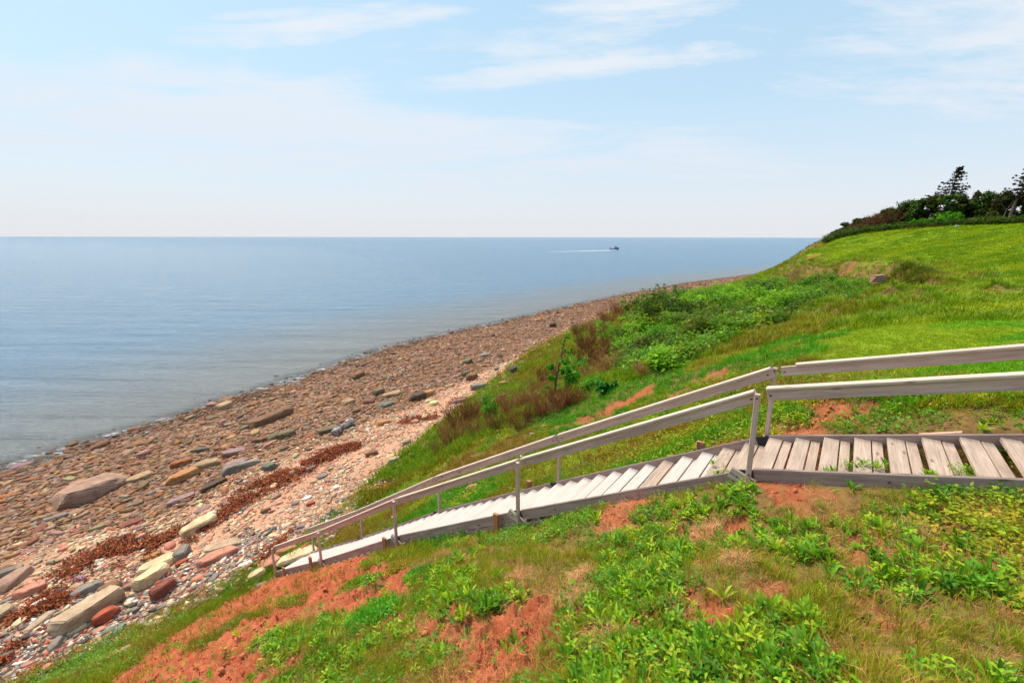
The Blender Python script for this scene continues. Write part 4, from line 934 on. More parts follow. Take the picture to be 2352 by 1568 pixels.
def leaflets(seed, n=26, rad=.09, h=.07, sz=.014):
    g = np.random.default_rng(seed); V = []; F = []; S = []
    for k in range(n):
        a = g.uniform(0, 6.28); r = rad*math.sqrt(g.random()); c_ = np.array([math.cos(a)*r, math.sin(a)*r, h*g.uniform(.25, 1.)*(1-.5*(r/rad)**2)])
        nrm = np.array([g.normal(0, .45), g.normal(0, .45), 1.]); nrm /= np.linalg.norm(nrm); t1 = np.cross(nrm, [math.cos(a*3), math.sin(a*3), 0]); t1 /= np.linalg.norm(t1); t2 = np.cross(nrm, t1)
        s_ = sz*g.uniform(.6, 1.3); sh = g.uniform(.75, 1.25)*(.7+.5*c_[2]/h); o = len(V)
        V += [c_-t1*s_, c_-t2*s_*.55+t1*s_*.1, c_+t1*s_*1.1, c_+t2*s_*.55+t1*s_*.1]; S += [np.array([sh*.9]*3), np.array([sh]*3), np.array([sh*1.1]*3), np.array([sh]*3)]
        F += [[o, o+1, o+2], [o, o+2, o+3]]
    return np.array(V), np.array(F), np.array(S)
def twigs(seed, n=40, h=.8, spread=.35, wd=.008, side=3):
    g = np.random.default_rng(seed); V = []; F = []; S = []
    def blade(p0, p1, w0, sh):
        o = len(V); d = p1-p0; s = np.cross(d, [g.normal(), g.normal(), .2]); s = s/(np.linalg.norm(s)+1e-9)*w0
        V.extend([p0-s, p0+s, p1+s*.35, p1-s*.35]); S.extend([np.array([.8]*3)*sh, np.array([.8]*3)*sh, np.array([1.25, 1.15, 1.1])*sh, np.array([1.25, 1.15, 1.1])*sh]); F.extend([[o, o+1, o+2], [o, o+2, o+3]])
    for k in range(n):
        a = g.uniform(0, 6.28); r = spread*math.sqrt(g.random())*.6; b = np.array([math.cos(a)*r, math.sin(a)*r, -.03]); tp = b+np.array([math.cos(a)*spread*.7+g.normal(0, spread*.25), math.sin(a)*spread*.7+g.normal(0, spread*.25), h*g.uniform(.5, 1.05)])
        md = (b+tp)/2+g.normal(0, .05*h, 3); sh = g.uniform(.6, 1.3); blade(b, md, wd, sh); blade(md, tp, wd*.6, sh)
        for q in range(side):
            u = g.uniform(.2, 1); s0 = md+(tp-md)*u if u > .5 else b+(md-b)*(u*2); blade(s0, s0+np.array([g.normal(0, .09), g.normal(0, .09), g.uniform(.06, .22)])*h*1.1, wd*.4, sh)
    return np.array(V), np.array(F), np.array(S)
KV = .98
def vl(*a): return np.array([tuple(((x/255.)**2.2)*KV*t for x, t in zip(c3, (1.18, 1.0, .62))) for c3 in a])
def land_pts(n, r0, r1, amin, amax, pw):
    x, y, r = polar(n, r0, r1, amin, amax, pw); st = sdist(x, y, TOE); t, nn = st_coord(x, y)
    ok = (st < .5) & ~((nn > -.09) & (nn < 1.10) & (t < 11.4) & (t > -6))
    return x[ok], y[ok], r[ok], st[ok]
def grow(name, protos, x, y, r, cols, smin, smax, mt, idx=None, lift=0., tilt=.12, grow_r=0., **props):
    n = len(x); z = full_h(x, y)+lift; s = RNG.uniform(smin, smax, n)*(1+grow_r*r); sc = np.stack([s, s, s*RNG.uniform(.8, 1.2, n)], 1)
    if idx is None: idx = RNG.integers(0, len(protos), n)
    return merged(name, protos, np.stack([x, y, z], 1), RNG.uniform(0, 6.28, n), RNG.normal(0, tilt, n), RNG.normal(0, tilt, n), sc, idx, cols, mt, False, **props)
def pick(cs, n, j=.15): return cs[RNG.integers(0, len(cs), n)]*RNG.uniform(1-j, 1+j, (n, 1))
# --- rough grass on the banks
G_F = [tuft(k, 15, .12, .055, .0042, .55) for k in range(6)]; G_M = [tuft(20+k, 13, .15, .08, .008, .6) for k in range(5)]; G_C = [tuft(40+k, 12, .22, .16, .018, .6) for k in range(5)]
x, y, r, st = land_pts(86000, .7, 8.5, -85, 88, 1.65)
b = bare(x, y); la = lawn(x, y); pt = fbm(x*1.1, y*1.1, 101, 4); keep = (RNG.random(len(x)) < (1-sstep(.15, .5, b)*.97)*(.34+.66*sstep(.36, .50, pt))) & (la < .5); x, y, r, pt = x[keep], y[keep], r[keep], pt[keep]; n = len(x); print('grass near', n)
gc = vl((150, 165, 45), (130, 160, 35), (175, 175, 60), (120, 150, 30), (175, 155, 70), (150, 180, 40), (140, 175, 45))
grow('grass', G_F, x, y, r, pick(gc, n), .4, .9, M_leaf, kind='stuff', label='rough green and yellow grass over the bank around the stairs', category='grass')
x, y, r, st = land_pts(60000, 6.5, 20, -60, 52, 1.5); b = bare(x, y); la = lawn(x, y); lu = lush(x, y)
keep = (RNG.random(len(x)) < (1-sstep(.15, .5, b)*.96)) & (la < .5) & (lu < .6); x, y, r = x[keep], y[keep], r[keep]; n = len(x); print('grass mid', n)
gsel = fbm(x*.5, y*.5, 111, 4); c1_ = pick(gc, n); c2_ = pick(vl((90, 170, 35), (110, 185, 45), (75, 150, 30)), n); c3_ = pick(vl((165, 140, 75), (150, 120, 70), (150, 155, 60)), n)
cols = np.where((gsel < .44)[:, None], c2_, np.where((gsel > .58)[:, None], c3_, c1_))
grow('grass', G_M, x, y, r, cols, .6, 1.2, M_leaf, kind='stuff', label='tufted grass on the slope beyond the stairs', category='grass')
x, y, r, st = land_pts(110000, 15, 118, -20, 52, 1.45); b = bare(x, y); la = lawn(x, y); lu = lush(x, y)
keep = (RNG.random(len(x)) < (1-sstep(.15, .5, b)*.9)) & (la < .45) & (lu < .6); x, y, r = x[keep], y[keep], r[keep]; n = len(x); print('grass far', n)
gsel = fbm(x*.25, y*.25, 113, 4); cols = np.where((gsel > .5)[:, None], pick(vl((145, 150, 48), (135, 125, 52), (140, 160, 42)), n), pick(vl((120, 165, 38), (110, 150, 35), (145, 170, 42)), n))
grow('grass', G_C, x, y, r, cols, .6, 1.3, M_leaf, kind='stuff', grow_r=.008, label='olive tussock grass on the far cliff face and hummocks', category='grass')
# --- lawn blades
LW = [tuft(60+k, 22, .045, .10, .006, .7, 2) for k in range(4)]; LW2 = [tuft(70+k, 24, .07, .26, .016, .7, 2) for k in range(4)]
x, y, r, st = land_pts(80000, 4, 16, 0, 84, 1.3); la = lawn(x, y); k_ = (la > .35) & (bare(x, y) < .3); x, y, r = x[k_], y[k_], r[k_]; n = len(x)
ln_ = fbm(x*.45, y*.45, 121, 4); cols = np.where((ln_ > .5)[:, None], pick(vl((152, 184, 40), (138, 176, 35), (162, 188, 50)), n), pick(vl((105, 175, 30), (125, 185, 35), (90, 160, 25)), n))
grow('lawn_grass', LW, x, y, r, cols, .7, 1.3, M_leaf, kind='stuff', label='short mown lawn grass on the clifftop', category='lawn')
x, y, r, st = land_pts(80000, 14, 100, 10, 56, 1.15); la = lawn(x, y); k_ = (la > .35) & (bare(x, y) < .3); x, y, r = x[k_], y[k_], r[k_]; n = len(x)
sx_ = fbm(x*.10+y*.04, y*.9-x*.3, 131, 4); cols = np.where((sx_ > .5)[:, None], pick(vl((152, 178, 35), (162, 186, 38)), n, .1), pick(vl((128, 164, 25), (116, 156, 25)), n, .1))
grow('lawn_grass', LW2, x, y, r, cols, .8, 1.4, M_leaf, grow_r=.01, kind='stuff', label='farther mown lawn with faint mowing stripes', category='lawn')
print('lawn', n)
# --- broad leaved weeds
WD = [leaves(k, 10, .065, .016, .95) for k in range(4)]+[leaves(10+k, 11, .05, .016, .5, stem=True) for k in range(4)]+[leaves(16+k, 9, .11, .019, 1.15) for k in range(3)]
x, y, r, st = land_pts(35000, .7, 9.5, -85, 88, 1.7); b = bare(x, y); la = lawn(x, y); sp_ = fbm(x*1.6, y*1.6, 141, 4)
keep = (RNG.random(len(x)) < (1-sstep(.2, .6, b)*.94)*sstep(.40, .56, sp_)) & (la < .4); x, y, r = x[keep], y[keep], r[keep]; n = len(x); print('weeds', n)
wcl = vl((115, 170, 45), (90, 150, 45), (135, 185, 50), (100, 160, 55), (155, 190, 55), (75, 130, 40))*.9
grow('weeds', WD, x, y, r, pick(wcl, n), .6, 1.25, M_leaf, tilt=.2, kind='stuff', label='broad leaved green weeds growing through the rough grass', category='weeds')
CL = [leaflets(k) for k in range(4)]+[leaflets(5+k, 34, .12, .10, .012) for k in range(3)]
x, y, r, st = land_pts(38000, .7, 17, -85, 85, 1.72); b = bare(x, y); la = lawn(x, y); sp_ = fbm(x*.8, y*.8, 151, 4)
keep = (RNG.random(len(x)) < (1-sstep(.2, .55, b)*.95)*sstep(.44, .58, sp_)) & (la < .4); x, y, r = x[keep], y[keep], r[keep]; n = len(x); print('clover', n)
hue = fbm(x*.6, y*.6, 153, 3); cols = np.where((hue+RNG.normal(0, .07, n) > .53)[:, None], pick(vl((150, 170, 45), (135, 175, 45), (165, 165, 55)), n), pick(vl((85, 150, 50), (105, 165, 45), (90, 140, 35)), n))*.88
grow('clover', CL, x, y, r, cols, .7, 1.35, M_leaf, kind='stuff', grow_r=.03, label='patches of clover and vetch leaves on the bank', category='ground cover')
# dark green weeds on the strip at the foot of the red bank and stair verge
def band(path, cnt, spread):
    W_ = np.array([ground_hit(*p_)[:2] for p_ in path]); t = RNG.random(cnt)*(len(W_)-1); k = t.astype(int); u = (t-k)[:, None]; c_ = W_[k]*(1-u)+W_[k+1]*u
    return c_[:, 0]+RNG.normal(0, spread, cnt), c_[:, 1]+RNG.normal(0, spread, cnt)
x, y = band([(110, 1560), (240, 1545), (330, 1490), (430, 1425), (520, 1375), (600, 1330), (650, 1312), (760, 1290)], 2600, .20); r = np.hypot(x, y); n = len(x)
grow('grass', G_M, x, y, r, pick(vl((110, 155, 38), (130, 165, 40), (150, 160, 55)), n), .5, 1.1, M_leaf, kind='stuff', label='bright green grass strip along the foot of the red bank', category='grass')
x, y = band([(60, 1590), (150, 1555), (230, 1510), (270, 1520)], 500, .28); r = np.hypot(x, y); n = len(x)
grow('clover', CL+WD[:4], x, y, r, pick(vl((90, 145, 42), (110, 160, 48)), n), 1.1, 1.9, M_leaf, kind='stuff', label='dark green leafy ground cover at the lower left corner of the bank', category='ground cover')
# tufts inside the red soil
for (px, py, rr, cnt_, ccs) in ((870, 1290, 42, 420, ((150, 160, 50), (120, 150, 40))), (915, 1300, 26, 220, ((160, 150, 60),)), (815, 1345, 40, 330, ((150, 165, 50), (110, 150, 35))), (672, 1378, 34, 220, ((130, 155, 50), (150, 150, 60))), (545, 1432, 44, 200, ((130, 140, 50), (110, 140, 40))),
                                (470, 1470, 40, 160, ((120, 140, 45),)), (600, 1415, 26, 90, ((140, 150, 50),)), (860, 1410, 60, 500, ((70, 160, 40), (95, 175, 45))), (960, 1320, 30, 260, ((60, 150, 45), (80, 165, 50))), (750, 1500, 60, 420, ((100, 150, 40), (130, 150, 50))),
                                (700, 1540, 50, 300, ((90, 150, 40), (140, 150, 60))), (400, 1490, 16, 40, ((130, 150, 50),))):
    g = ground_hit(px, py); R_ = rr*math.hypot(g[0], g[1])/FPX; a_ = RNG.uniform(0, 6.28, cnt_); q_ = R_*np.sqrt(RNG.random(cnt_)); x = g[0]+np.cos(a_)*q_; y = g[1]+np.sin(a_)*q_
    grow('grass_tuft', G_F if cnt_ % 20 else G_F+CL[:2], x, y, np.hypot(x, y), pick(vl(*ccs), cnt_), .5, 1.2, M_leaf, kind='stuff', label='green tuft island standing in the bare red soil', category='grass')
# --- dry grass, roots and thatch
DR = [ribbon(200+k, 7, .12, .0009, .55, .03, .0005) for k in range(8)]; DM = [tuft(220+k, 18, .05, .07, .002, 1.6, 2, (1.1, 1.1, 1.1)) for k in range(4)]
x, y, r, st = land_pts(100000, .9, 12, -80, 80, 1.75); b = bare(x, y); la = lawn(x, y); sp_ = fbm(x*1.2, y*1.2, 161, 4)
edge_ = np.exp(-((b-.4)/.3)**2); keep = (RNG.random(len(x)) < .34*sstep(.48, .58, sp_)+.6*edge_*(b > .08)+.10) & (la < .4); x, y, r = x[keep], y[keep], r[keep]; n = len(x); print('dry', n)
z = full_h(x, y)+RNG.random(n)*.025+.005; cols = pick(vl((200, 150, 130), (170, 110, 90), (215, 175, 145), (150, 85, 75), (185, 130, 110)), n, .25); s = RNG.uniform(.5, 1.25, (n, 1))*np.ones((1, 3))
merged('dry_grass', DR+DM, np.stack([x, y, z], 1), RNG.uniform(0, 6.28, n), RNG.normal(0, .4, n), RNG.normal(0, .4, n), s, RNG.integers(0, 12, n), cols, M_dry, False, kind='stuff', label='dead straw coloured grass and roots matted over bare patches', category='dry grass')
# matted root tangles
for (px, py, rr, cnt_) in ((1335, 1330, 30, 900), (1330, 1375, 40, 1300), (1390, 1470, 50, 1000), (1430, 1178, 40, 600), (1400, 1232, 34, 700), (1625, 1225, 50, 900), (1190, 1330, 26, 400), (1560, 1400, 40, 500), (1690, 1300, 40, 500), (2100, 1230, 50, 700)):
    g = ground_hit(px, py); R_ = rr*math.hypot(g[0], g[1])/FPX; x = g[0]+RNG.normal(0, .5, cnt_)*R_; y = g[1]+RNG.normal(0, .5, cnt_)*R_; z = full_h(x, y)+RNG.random(cnt_)*.05*np.exp(-((x-g[0])**2+(y-g[1])**2)/R_**2)+.004
    merged('dead_root_mat', DR, np.stack([x, y, z], 1), RNG.uniform(0, 6.28, cnt_), RNG.normal(0, .5, cnt_), RNG.normal(0, .5, cnt_), RNG.uniform(.4, 1.2, (cnt_, 1))*np.ones((1, 3)), RNG.integers(0, 8, cnt_), pick(vl((190, 150, 130), (160, 115, 95), (210, 175, 155)), cnt_, .2), M_dry, False, kind='stuff', label='grey brown mat of dead roots and stalks on the bank', category='dead roots')
# soil clods and crumbs
x, y, r, st = land_pts(40000, 1.1, 15, -60, 50, 1.8); b = bare(x, y); keep = (RNG.random(len(x)) < sstep(.3, .7, b)*.8*sstep(.40, .52, fbm(x*2, y*2, 171, 3))); x, y, r = x[keep], y[keep], r[keep]; n = len(x); print('crumbs', n)
s = np.clip(RNG.lognormal(-3.95, .55, n)*np.clip(r/5, .6, 1.2), .006, .07); sc = np.stack([s*1.2, s, s*.75], 1); z = full_h(x, y)+s*.15
merged('soil_crumbs', PEB, np.stack([x, y, z], 1), RNG.uniform(0, 6.28, n), RNG.normal(0, .4, n), RNG.normal(0, .4, n), sc, RNG.integers(0, len(PEB), n), pick(vl((180, 100, 88), (165, 84, 72), (192, 118, 105)), n, .12)*.8, M_stone, True, kind='stuff', label='crumbs and clods of red earth on the eroded bank', category='soil')
# --- lush cover of the hollow
LU = [leaflets(300+k, 60, .42, .36, .055) for k in range(5)]+[leaves(310+k, 14, .30, .07, 1.0) for k in range(3)]+[leaflets(320+k, 70, .30, .55, .045) for k in range(3)]
x, y, r, st = land_pts(38000, 9, 62, -5, 45, 1.2); lu = lush(x, y); la = lawn(x, y); k_ = (lu > .4) & (la < .6) & (RNG.random(len(x)) < .45+.55*sstep(.42, .55, fbm(x*.5, y*.5, 189, 3))); x, y, r = x[k_], y[k_], r[k_]; n = len(x); print('lush', n)
h_ = fbm(x*.22, y*.22, 181, 4); cols = np.where((h_ > .52)[:, None], pick(vl((85, 150, 40), (100, 165, 45), (75, 140, 38)), n), pick(vl((55, 115, 30), (70, 130, 32), (88, 135, 40), (45, 95, 28), (100, 125, 50)), n))*(.15+1.45*fbm(x*.45, y*.45, 187, 3))[:, None]*np.array([1.45, 1.02, .35])
grow('lush_undergrowth', LU, x, y, r, cols, .6, 1.35, M_leaf, kind='stuff', grow_r=.008, label='lush bright green undergrowth filling the hollow in the bank', category='undergrowth')
x, y, r, st = land_pts(60000, 18, 48, 10, 50, 1.2); dm = poly_mask(x, y, DIP_P, 1.6); k_ = (dm > .12) & (dm < .9) & (lush(x, y) < .7); x, y, r = x[k_], y[k_], r[k_]; n = len(x); print('lip', n)
grow('grass', G_C, x, y, r, pick(vl((85, 110, 35), (75, 95, 32), (105, 120, 42), (110, 95, 50)), n), .8, 1.6, M_leaf, kind='stuff', grow_r=.005, label='long dark grass, shade painted into its green, hanging over the slumped lip of the lawn', category='grass')  # green darkened to paint the shaded band at the lawn edge
# --- weeds in the stair gaps
for k, t in enumerate((-.62, -.80, -.98, -1.30, -1.52, .35)):
    p_ = spt(t, .05, top_z(t)-.06); n = 14; x = p_.x+RNG.normal(0, .02, n)*SD[0]+RNG.uniform(0, .16, n)*SN[0]*(.5+k % 3); y = p_.y+RNG.normal(0, .02, n)*SD[1]+RNG.uniform(0, .16, n)*SN[1]*(.5+k % 3); s = RNG.uniform(.5, 1.1, (n, 1))*np.ones((1, 3))
    merged('weeds', [WD[8], WD[4], CL[0], G_F[0]], np.stack([x, y, np.full(n, p_.z)], 1), RNG.uniform(0, 6.28, n), RNG.normal(0, .15, n), RNG.normal(0, .15, n), s*.8, RNG.integers(0, 4, n), pick(wcl, n), M_leaf, False, kind='stuff', label='weeds pushing up between the stair treads', category='weeds')
# --- daisies
M_petal, N, L, out = mat('white_petal'); pbsdf(N, L, out, (.75, .75, .7), .6)
M_yolk, N, L, out = mat('yellow_disc'); pbsdf(N, L, out, (.6, .38, .03), .7)
DG = 'white daisies beside the stairs'
DPL = ['leftmost of the daisy patch', 'second from the left in the patch', 'highest on the left of the patch', 'lowest in the patch', 'in the middle of the patch', 'topmost of the patch', 'rightmost of the patch', 'in front of the lower stringer board', 'standing alone under the far handrail', 'right of the patch and below it']
for k, (px, py) in enumerate(((845, 1152), (858, 1160), (866, 1149), (873, 1168), (880, 1157), (888, 1146), (892, 1163), (1009, 1222), (1198, 1047), (905, 1186))):
    g = ground_hit(px, py+8); r_ = .028
    e = empty('daisy', (g[0], g[1], g[2]+.0), label='small white daisy beside the stairs, '+DPL[k], category='daisy', group=DG)
    bm = bmesh.new()
    for q in range(12):
        a_ = q/12*6.283; v = [bm.verts.new(z_) for z_ in ((math.cos(a_-.2)*r_*.3, math.sin(a_-.2)*r_*.3, .14), (math.cos(a_-.18)*r_, math.sin(a_-.18)*r_, .137), (math.cos(a_+.18)*r_, math.sin(a_+.18)*r_, .137), (math.cos(a_+.2)*r_*.3, math.sin(a_+.2)*r_*.3, .14))]; bm.faces.new(v)
    me = bpy.data.meshes.new('petals'); bm.to_mesh(me); bm.free(); link('petals', me, M_petal, e)
    bm = bmesh.new(); bmesh.ops.create_icosphere(bm, subdivisions=1, radius=r_*.35); bmesh.ops.translate(bm, verts=bm.verts, vec=(0, 0, .142)); me = bpy.data.meshes.new('flower_centre'); bm.to_mesh(me); bm.free(); link('flower_centre', me, M_yolk, e)
    m_ = MB(); m_.beam((0, 0, -.02), (0, 0, .14), .003, .003, up=Vector((1, 0, 0)), ch=.0005); s_ = m_.build('stem', M_leaf, e); cattr(s_.data, 'col', np.tile(vl((80, 140, 40)), (len(s_.data.vertices), 1)))
    e.rotation_euler = (.35, random.uniform(-.3, .3), 0)
# ------------------------------------------------------------------ shrubs and trees
M_bark, N, L, out = mat('bark'); oc = objco(N); b1 = noise(N, L, mapping(N, L, oc, (6, 6, 1.5)), 2.0, 5, .7); pbsdf(N, L, out, ramp(N, L, b1, [(.3, (.07, .045, .03)), (.7, (.20, .15, .11))]), .9, .1, b1, .6, .03)
def tube(pts, radii, nseg=6):
    V, F = [], []; P = [np.array(p, float) for p in pts]
    for k, p in enumerate(P):
        d = P[min(k+1, len(P)-1)]-P[max(k-1, 0)]; d /= np.linalg.norm(d)+1e-9; a = np.cross(d, [.3, .9, .2]); a /= np.linalg.norm(a); b = np.cross(d, a)
        for q in range(nseg): th = q/nseg*6.2832; V.append(p+(a*math.cos(th)+b*math.sin(th))*radii[k])
    for k in range(len(P)-1):
        for q in range(nseg):
            i0 = k*nseg+q; i1 = k*nseg+(q+1) % nseg; F += [[i0, i1, i1+nseg], [i0, i1+nseg, i0+nseg]]
    return np.array(V), np.array(F)
def joinv(parts):
    V, F, o = [], [], 0
    for v, f in parts: V.append(v); F.append(f+o); o += len(v)
    return np.concatenate(V), np.concatenate(F)
def leaf_cloud(blobs, n, sz, pal_, seed, flat=.5, shell=.55, asp=.6, droop=(0, 0, 0)):
    """blobs (cx,cy,cz,rx,ry,rz); small leaf faces spread through clumps in the volume"""
    g = np.random.default_rng(seed); B = np.array(blobs, float); vol = (B[:, 3]*B[:, 4]*B[:, 5])**.67; pb = vol/vol.sum()
    ncl = max(6, n//26); kb = g.choice(len(B), ncl, p=pb); d = g.normal(size=(ncl, 3)); d /= np.linalg.norm(d, axis=1)[:, None]; rad_ = (shell+(1-shell)*g.random(ncl))[:, None]*g.uniform(.75, 1.08, (ncl, 1))
    cc2 = B[kb, :3]+d*rad_*B[kb, 3:]; tone = g.uniform(.65, 1.3, ncl)
    k = g.integers(0, ncl, n); cr = B[kb[k], 3:].mean(1)*.26; P = cc2[k]+g.normal(size=(n, 3))*cr[:, None]*.8+np.array(droop)*0
    nr_ = g.normal(size=(n, 3))*flat+d[k]*.6+np.array([0, 0, .5]); nr_ /= np.linalg.norm(nr_, axis=1)[:, None]; t1 = np.cross(nr_, g.normal(size=(n, 3))); t1 /= np.linalg.norm(t1, axis=1)[:, None]; t2 = np.cross(nr_, t1)
    s_ = (sz*g.uniform(.6, 1.4, n))[:, None]
    V = np.stack([P-t1*s_, P-t2*s_*asp, P+t1*s_, P+t2*s_*asp], 1).reshape(-1, 3); o = np.arange(n)[:, None]*4; F = np.concatenate([np.concatenate([o, o+1, o+2], 1), np.concatenate([o, o+2, o+3], 1)])
    c_ = pal_[g.integers(0, len(pal_), n)]*(tone[k]*g.uniform(.85, 1.15, n))[:, None]; return V, F, np.repeat(c_, 4, 0)
def gz(x, y): return float(full_h([x], [y])[0])
def plant(name, label, cat, x, y, z, crown, stems, group=None, crown_mat=None, crown_name='foliage', stem_name='stem', kind=None):
    e = empty(name, (x, y, z), label=label, category=cat)
    if group: e['group'] = group
    V, F, Cc = crown; me = new_mesh(crown_name, V, F, False); cattr(me, 'col', Cc); link(crown_name, me, crown_mat or M_leaf, e)
    if stems is not None: link(stem_name, new_mesh(stem_name, stems[0], stems[1]), M_bark, e)
    return e
def px_size(px, py, dpx): g = ground_hit(px, py); return g, dpx*math.hypot(g[1]*CP, 0)/FPX*1.05 if False else dpx*(g[1]*CP-g[2]*SP)/FPX
P_SH = dict(bright=vl((85, 160, 40), (105, 170, 50), (65, 135, 30)), dark=vl((35, 110, 35), (50, 130, 35), (30, 90, 25)), olive=vl((85, 110, 40), (68, 100, 35), (100, 122, 45)), mid=vl((80, 150, 35), (100, 165, 40), (60, 130, 30)))
for q, (px, py, wpx, hpx, ck, lab) in enumerate((
    (1563, 697, 54, 34, 'dark', 'dark green round shrub standing alone at the edge of the far cobbles'), (1388, 788, 44, 48, 'bright', 'bright green bush among the brown shrubs right of the sapling'), (1122, 967, 44, 46, 'mid', 'small bush with a pointed top among brown stalks above the rail'),
    (1505, 742, 150, 62, 'olive', 'wide olive green shrub at the upper left of the hollow'), (1600, 775, 100, 60, 'olive', 'rounded olive shrub right of the wide one'), (1440, 800, 80, 46, 'olive', 'low olive shrub with brownish twigs below the wide one'),
    (1530, 812, 100, 50, 'mid', 'green shrub at the lower edge of the hollow'), (1500, 838, 70, 40, 'dark', 'dark leafy shrub at the foot of the hollow'), (1640, 790, 60, 30, 'mid', 'small green shrub at the lower right edge of the hollow'),
    (1320, 870, 60, 46, 'bright', 'bright leafy bush right of the sapling trunk'), (1350, 900, 70, 30, 'mid', 'pale green low bush under the sapling'), (1390, 905, 50, 26, 'dark', 'dark low bush right of the pale green one'))):
    g, w_ = px_size(px, py, wpx); _, h_ = px_size(px, py, hpx*1.45); rg_ = random.Random(q)
    bl = [(rg_.uniform(-.38, .38)*w_, rg_.uniform(-.3, .3)*w_, h_*rg_.uniform(.35, .68), w_*rg_.uniform(.16, .28), w_*rg_.uniform(.16, .26), h_*rg_.uniform(.22, .36)) for _ in range(9)]
    stm = joinv([tube([(0, 0, -.2), (b_[0]*.5, b_[1]*.5, b_[2]*.5), (b_[0], b_[1], b_[2])], [.03, .022, .008]) for b_ in bl[:6]])
    plant('shrub', lab, 'shrub', g[0], g[1], g[2]-.05, leaf_cloud(bl, 2600 if wpx > 90 else 1600, max(.035, w_*.022), P_SH[ck], 40+q), stm, 'green shrubs on the slope')
# sapling
g, hs = px_size(1272, 915, 150); ux = hs/150
bl = [(18, 0, 18, 12, 9, 5), (-8, 3, 50, 10, 8, 7), (40, -2, 42, 18, 12, 14), (28, 4, 62, 14, 10, 12), (22, 0, 90, 15, 9, 9), (30, 0, 112, 12, 8, 8), (24, 0, 128, 10, 7, 6), (-10, 0, 76, 9, 6, 7), (26, 0, 146, 7, 5, 4), (50, 0, 58, 13, 9, 9), (-16, 0, 28, 7, 5, 4), (12, 0, 70, 8, 6, 5)]
bl = [tuple(v*ux for v in b_) for b_ in bl]
tr_ = [(0, 0, -.3), (4*ux, 0, 40*ux), (9*ux, 0, 75*ux), (17*ux, 0, 110*ux), (24*ux, 0, 148*ux)]
stm = [tube(tr_, [.05, .042, .034, .024, .01], 8)]
for b_ in bl: u = max(.1, b_[2]/(148*ux)-.08); p0 = (24*ux*u*u, 0, 148*ux*u); stm.append(tube([p0, ((p0[0]+b_[0])/2, b_[1]/2, (p0[2]+b_[2])/2+.04), b_[:3]], [.02, .014, .005]))
plant('sapling', 'thin leaning sapling with scattered green leaf clumps above the pink shingle', 'tree', g[0], g[1], g[2], leaf_cloud(bl, 2600, .05, P_SH['bright'], 77), joinv(stm), None, stem_name='trunk', crown_name='crown')
# reddish brown dead shrubs
SHP = vl((150, 110, 95), (130, 92, 75), (165, 130, 105), (120, 90, 70))*.9; TW = [twigs(400+k, 170, .8, .50, .010, 6) for k in range(4)]
DL = [(1040, 1020, 50, 70), (1062, 985, 60, 70), (1085, 960, 50, 50), (1100, 1000, 50, 46), (1150, 985, 60, 50), (1180, 950, 60, 56), (1215, 935, 50, 50), (1235, 900, 44, 40), (1262, 950, 70, 66), (1290, 935, 54, 56), (1320, 925, 50, 40), (1225, 965, 46, 40), (1345, 840, 50, 50), (1372, 818, 56, 50), (1410, 855, 76, 50), (1450, 848, 76, 48),
      (1345, 800, 40, 46), (1372, 770, 40, 40), (1400, 745, 44, 40), (1430, 722, 44, 32), (1330, 770, 30, 34), (1255, 880, 40, 44), (1490, 860, 56, 36), (1420, 820, 50, 36), (1130, 940, 34, 34), (1200, 985, 40, 34), (1360, 870, 50, 34), (1010, 1045, 30, 40)]
places = ['lowest one next to the shingle', 'above the lowest shrub', 'at the shingle edge above the lowest pair', 'right of the lowest pair', 'just right of the small pointed bush', 'between the pointed bush and the sapling', 'left of the sapling base', 'against the pink shingle left of the sapling', 'directly below the sapling trunk', 'right below the sapling trunk', 'above the far handrail below the sapling', 'left of the one under the sapling', 'above and right of the sapling', 'left of the low olive shrub', 'wide one under the low olive shrub', 'at the foot of the hollow left of the dark shrub',
          'left of the bright green bush', 'above the bright green bush', 'left of the wide olive shrub', 'at the upper left tip of the hollow', 'at the cobble edge left of the bright bush', 'touching the left of the sapling', 'right of the dark shrub at the hollow foot', 'below the bright green bush', 'above the small pointed bush', 'on the grass right of the pointed bush', 'between the sapling and the hollow', 'at the bottom end of the brown row by the stairs']
for q, (px, py, wpx, hpx) in enumerate(DL):
    g, w_ = px_size(px, py, wpx*1.15); _, h_ = px_size(px, py, hpx*.92); rg3 = np.random.default_rng(q)
    V, F, S = TW[q % 4]; V = V*np.array([w_/1.1, w_/1.1, h_/.8]); a_ = rg3.uniform(0, 6.28); R_ = np.array([[math.cos(a_), -math.sin(a_), 0], [math.sin(a_), math.cos(a_), 0], [0, 0, 1]]); V = V@R_.T
    th = max(1., math.hypot(g[0], g[1])/16); cols = S*SHP[rg3.integers(0, 4)]*1.0
    me = new_mesh('dead_shrub', V, F, False); cattr(me, 'col', cols); o = link('dead_shrub', me, M_dry, label='reddish brown twiggy shrub '+places[q], category='shrub', group='brown twiggy shrubs along the bank edge'); o.location = (g[0], g[1], g[2]-.03)
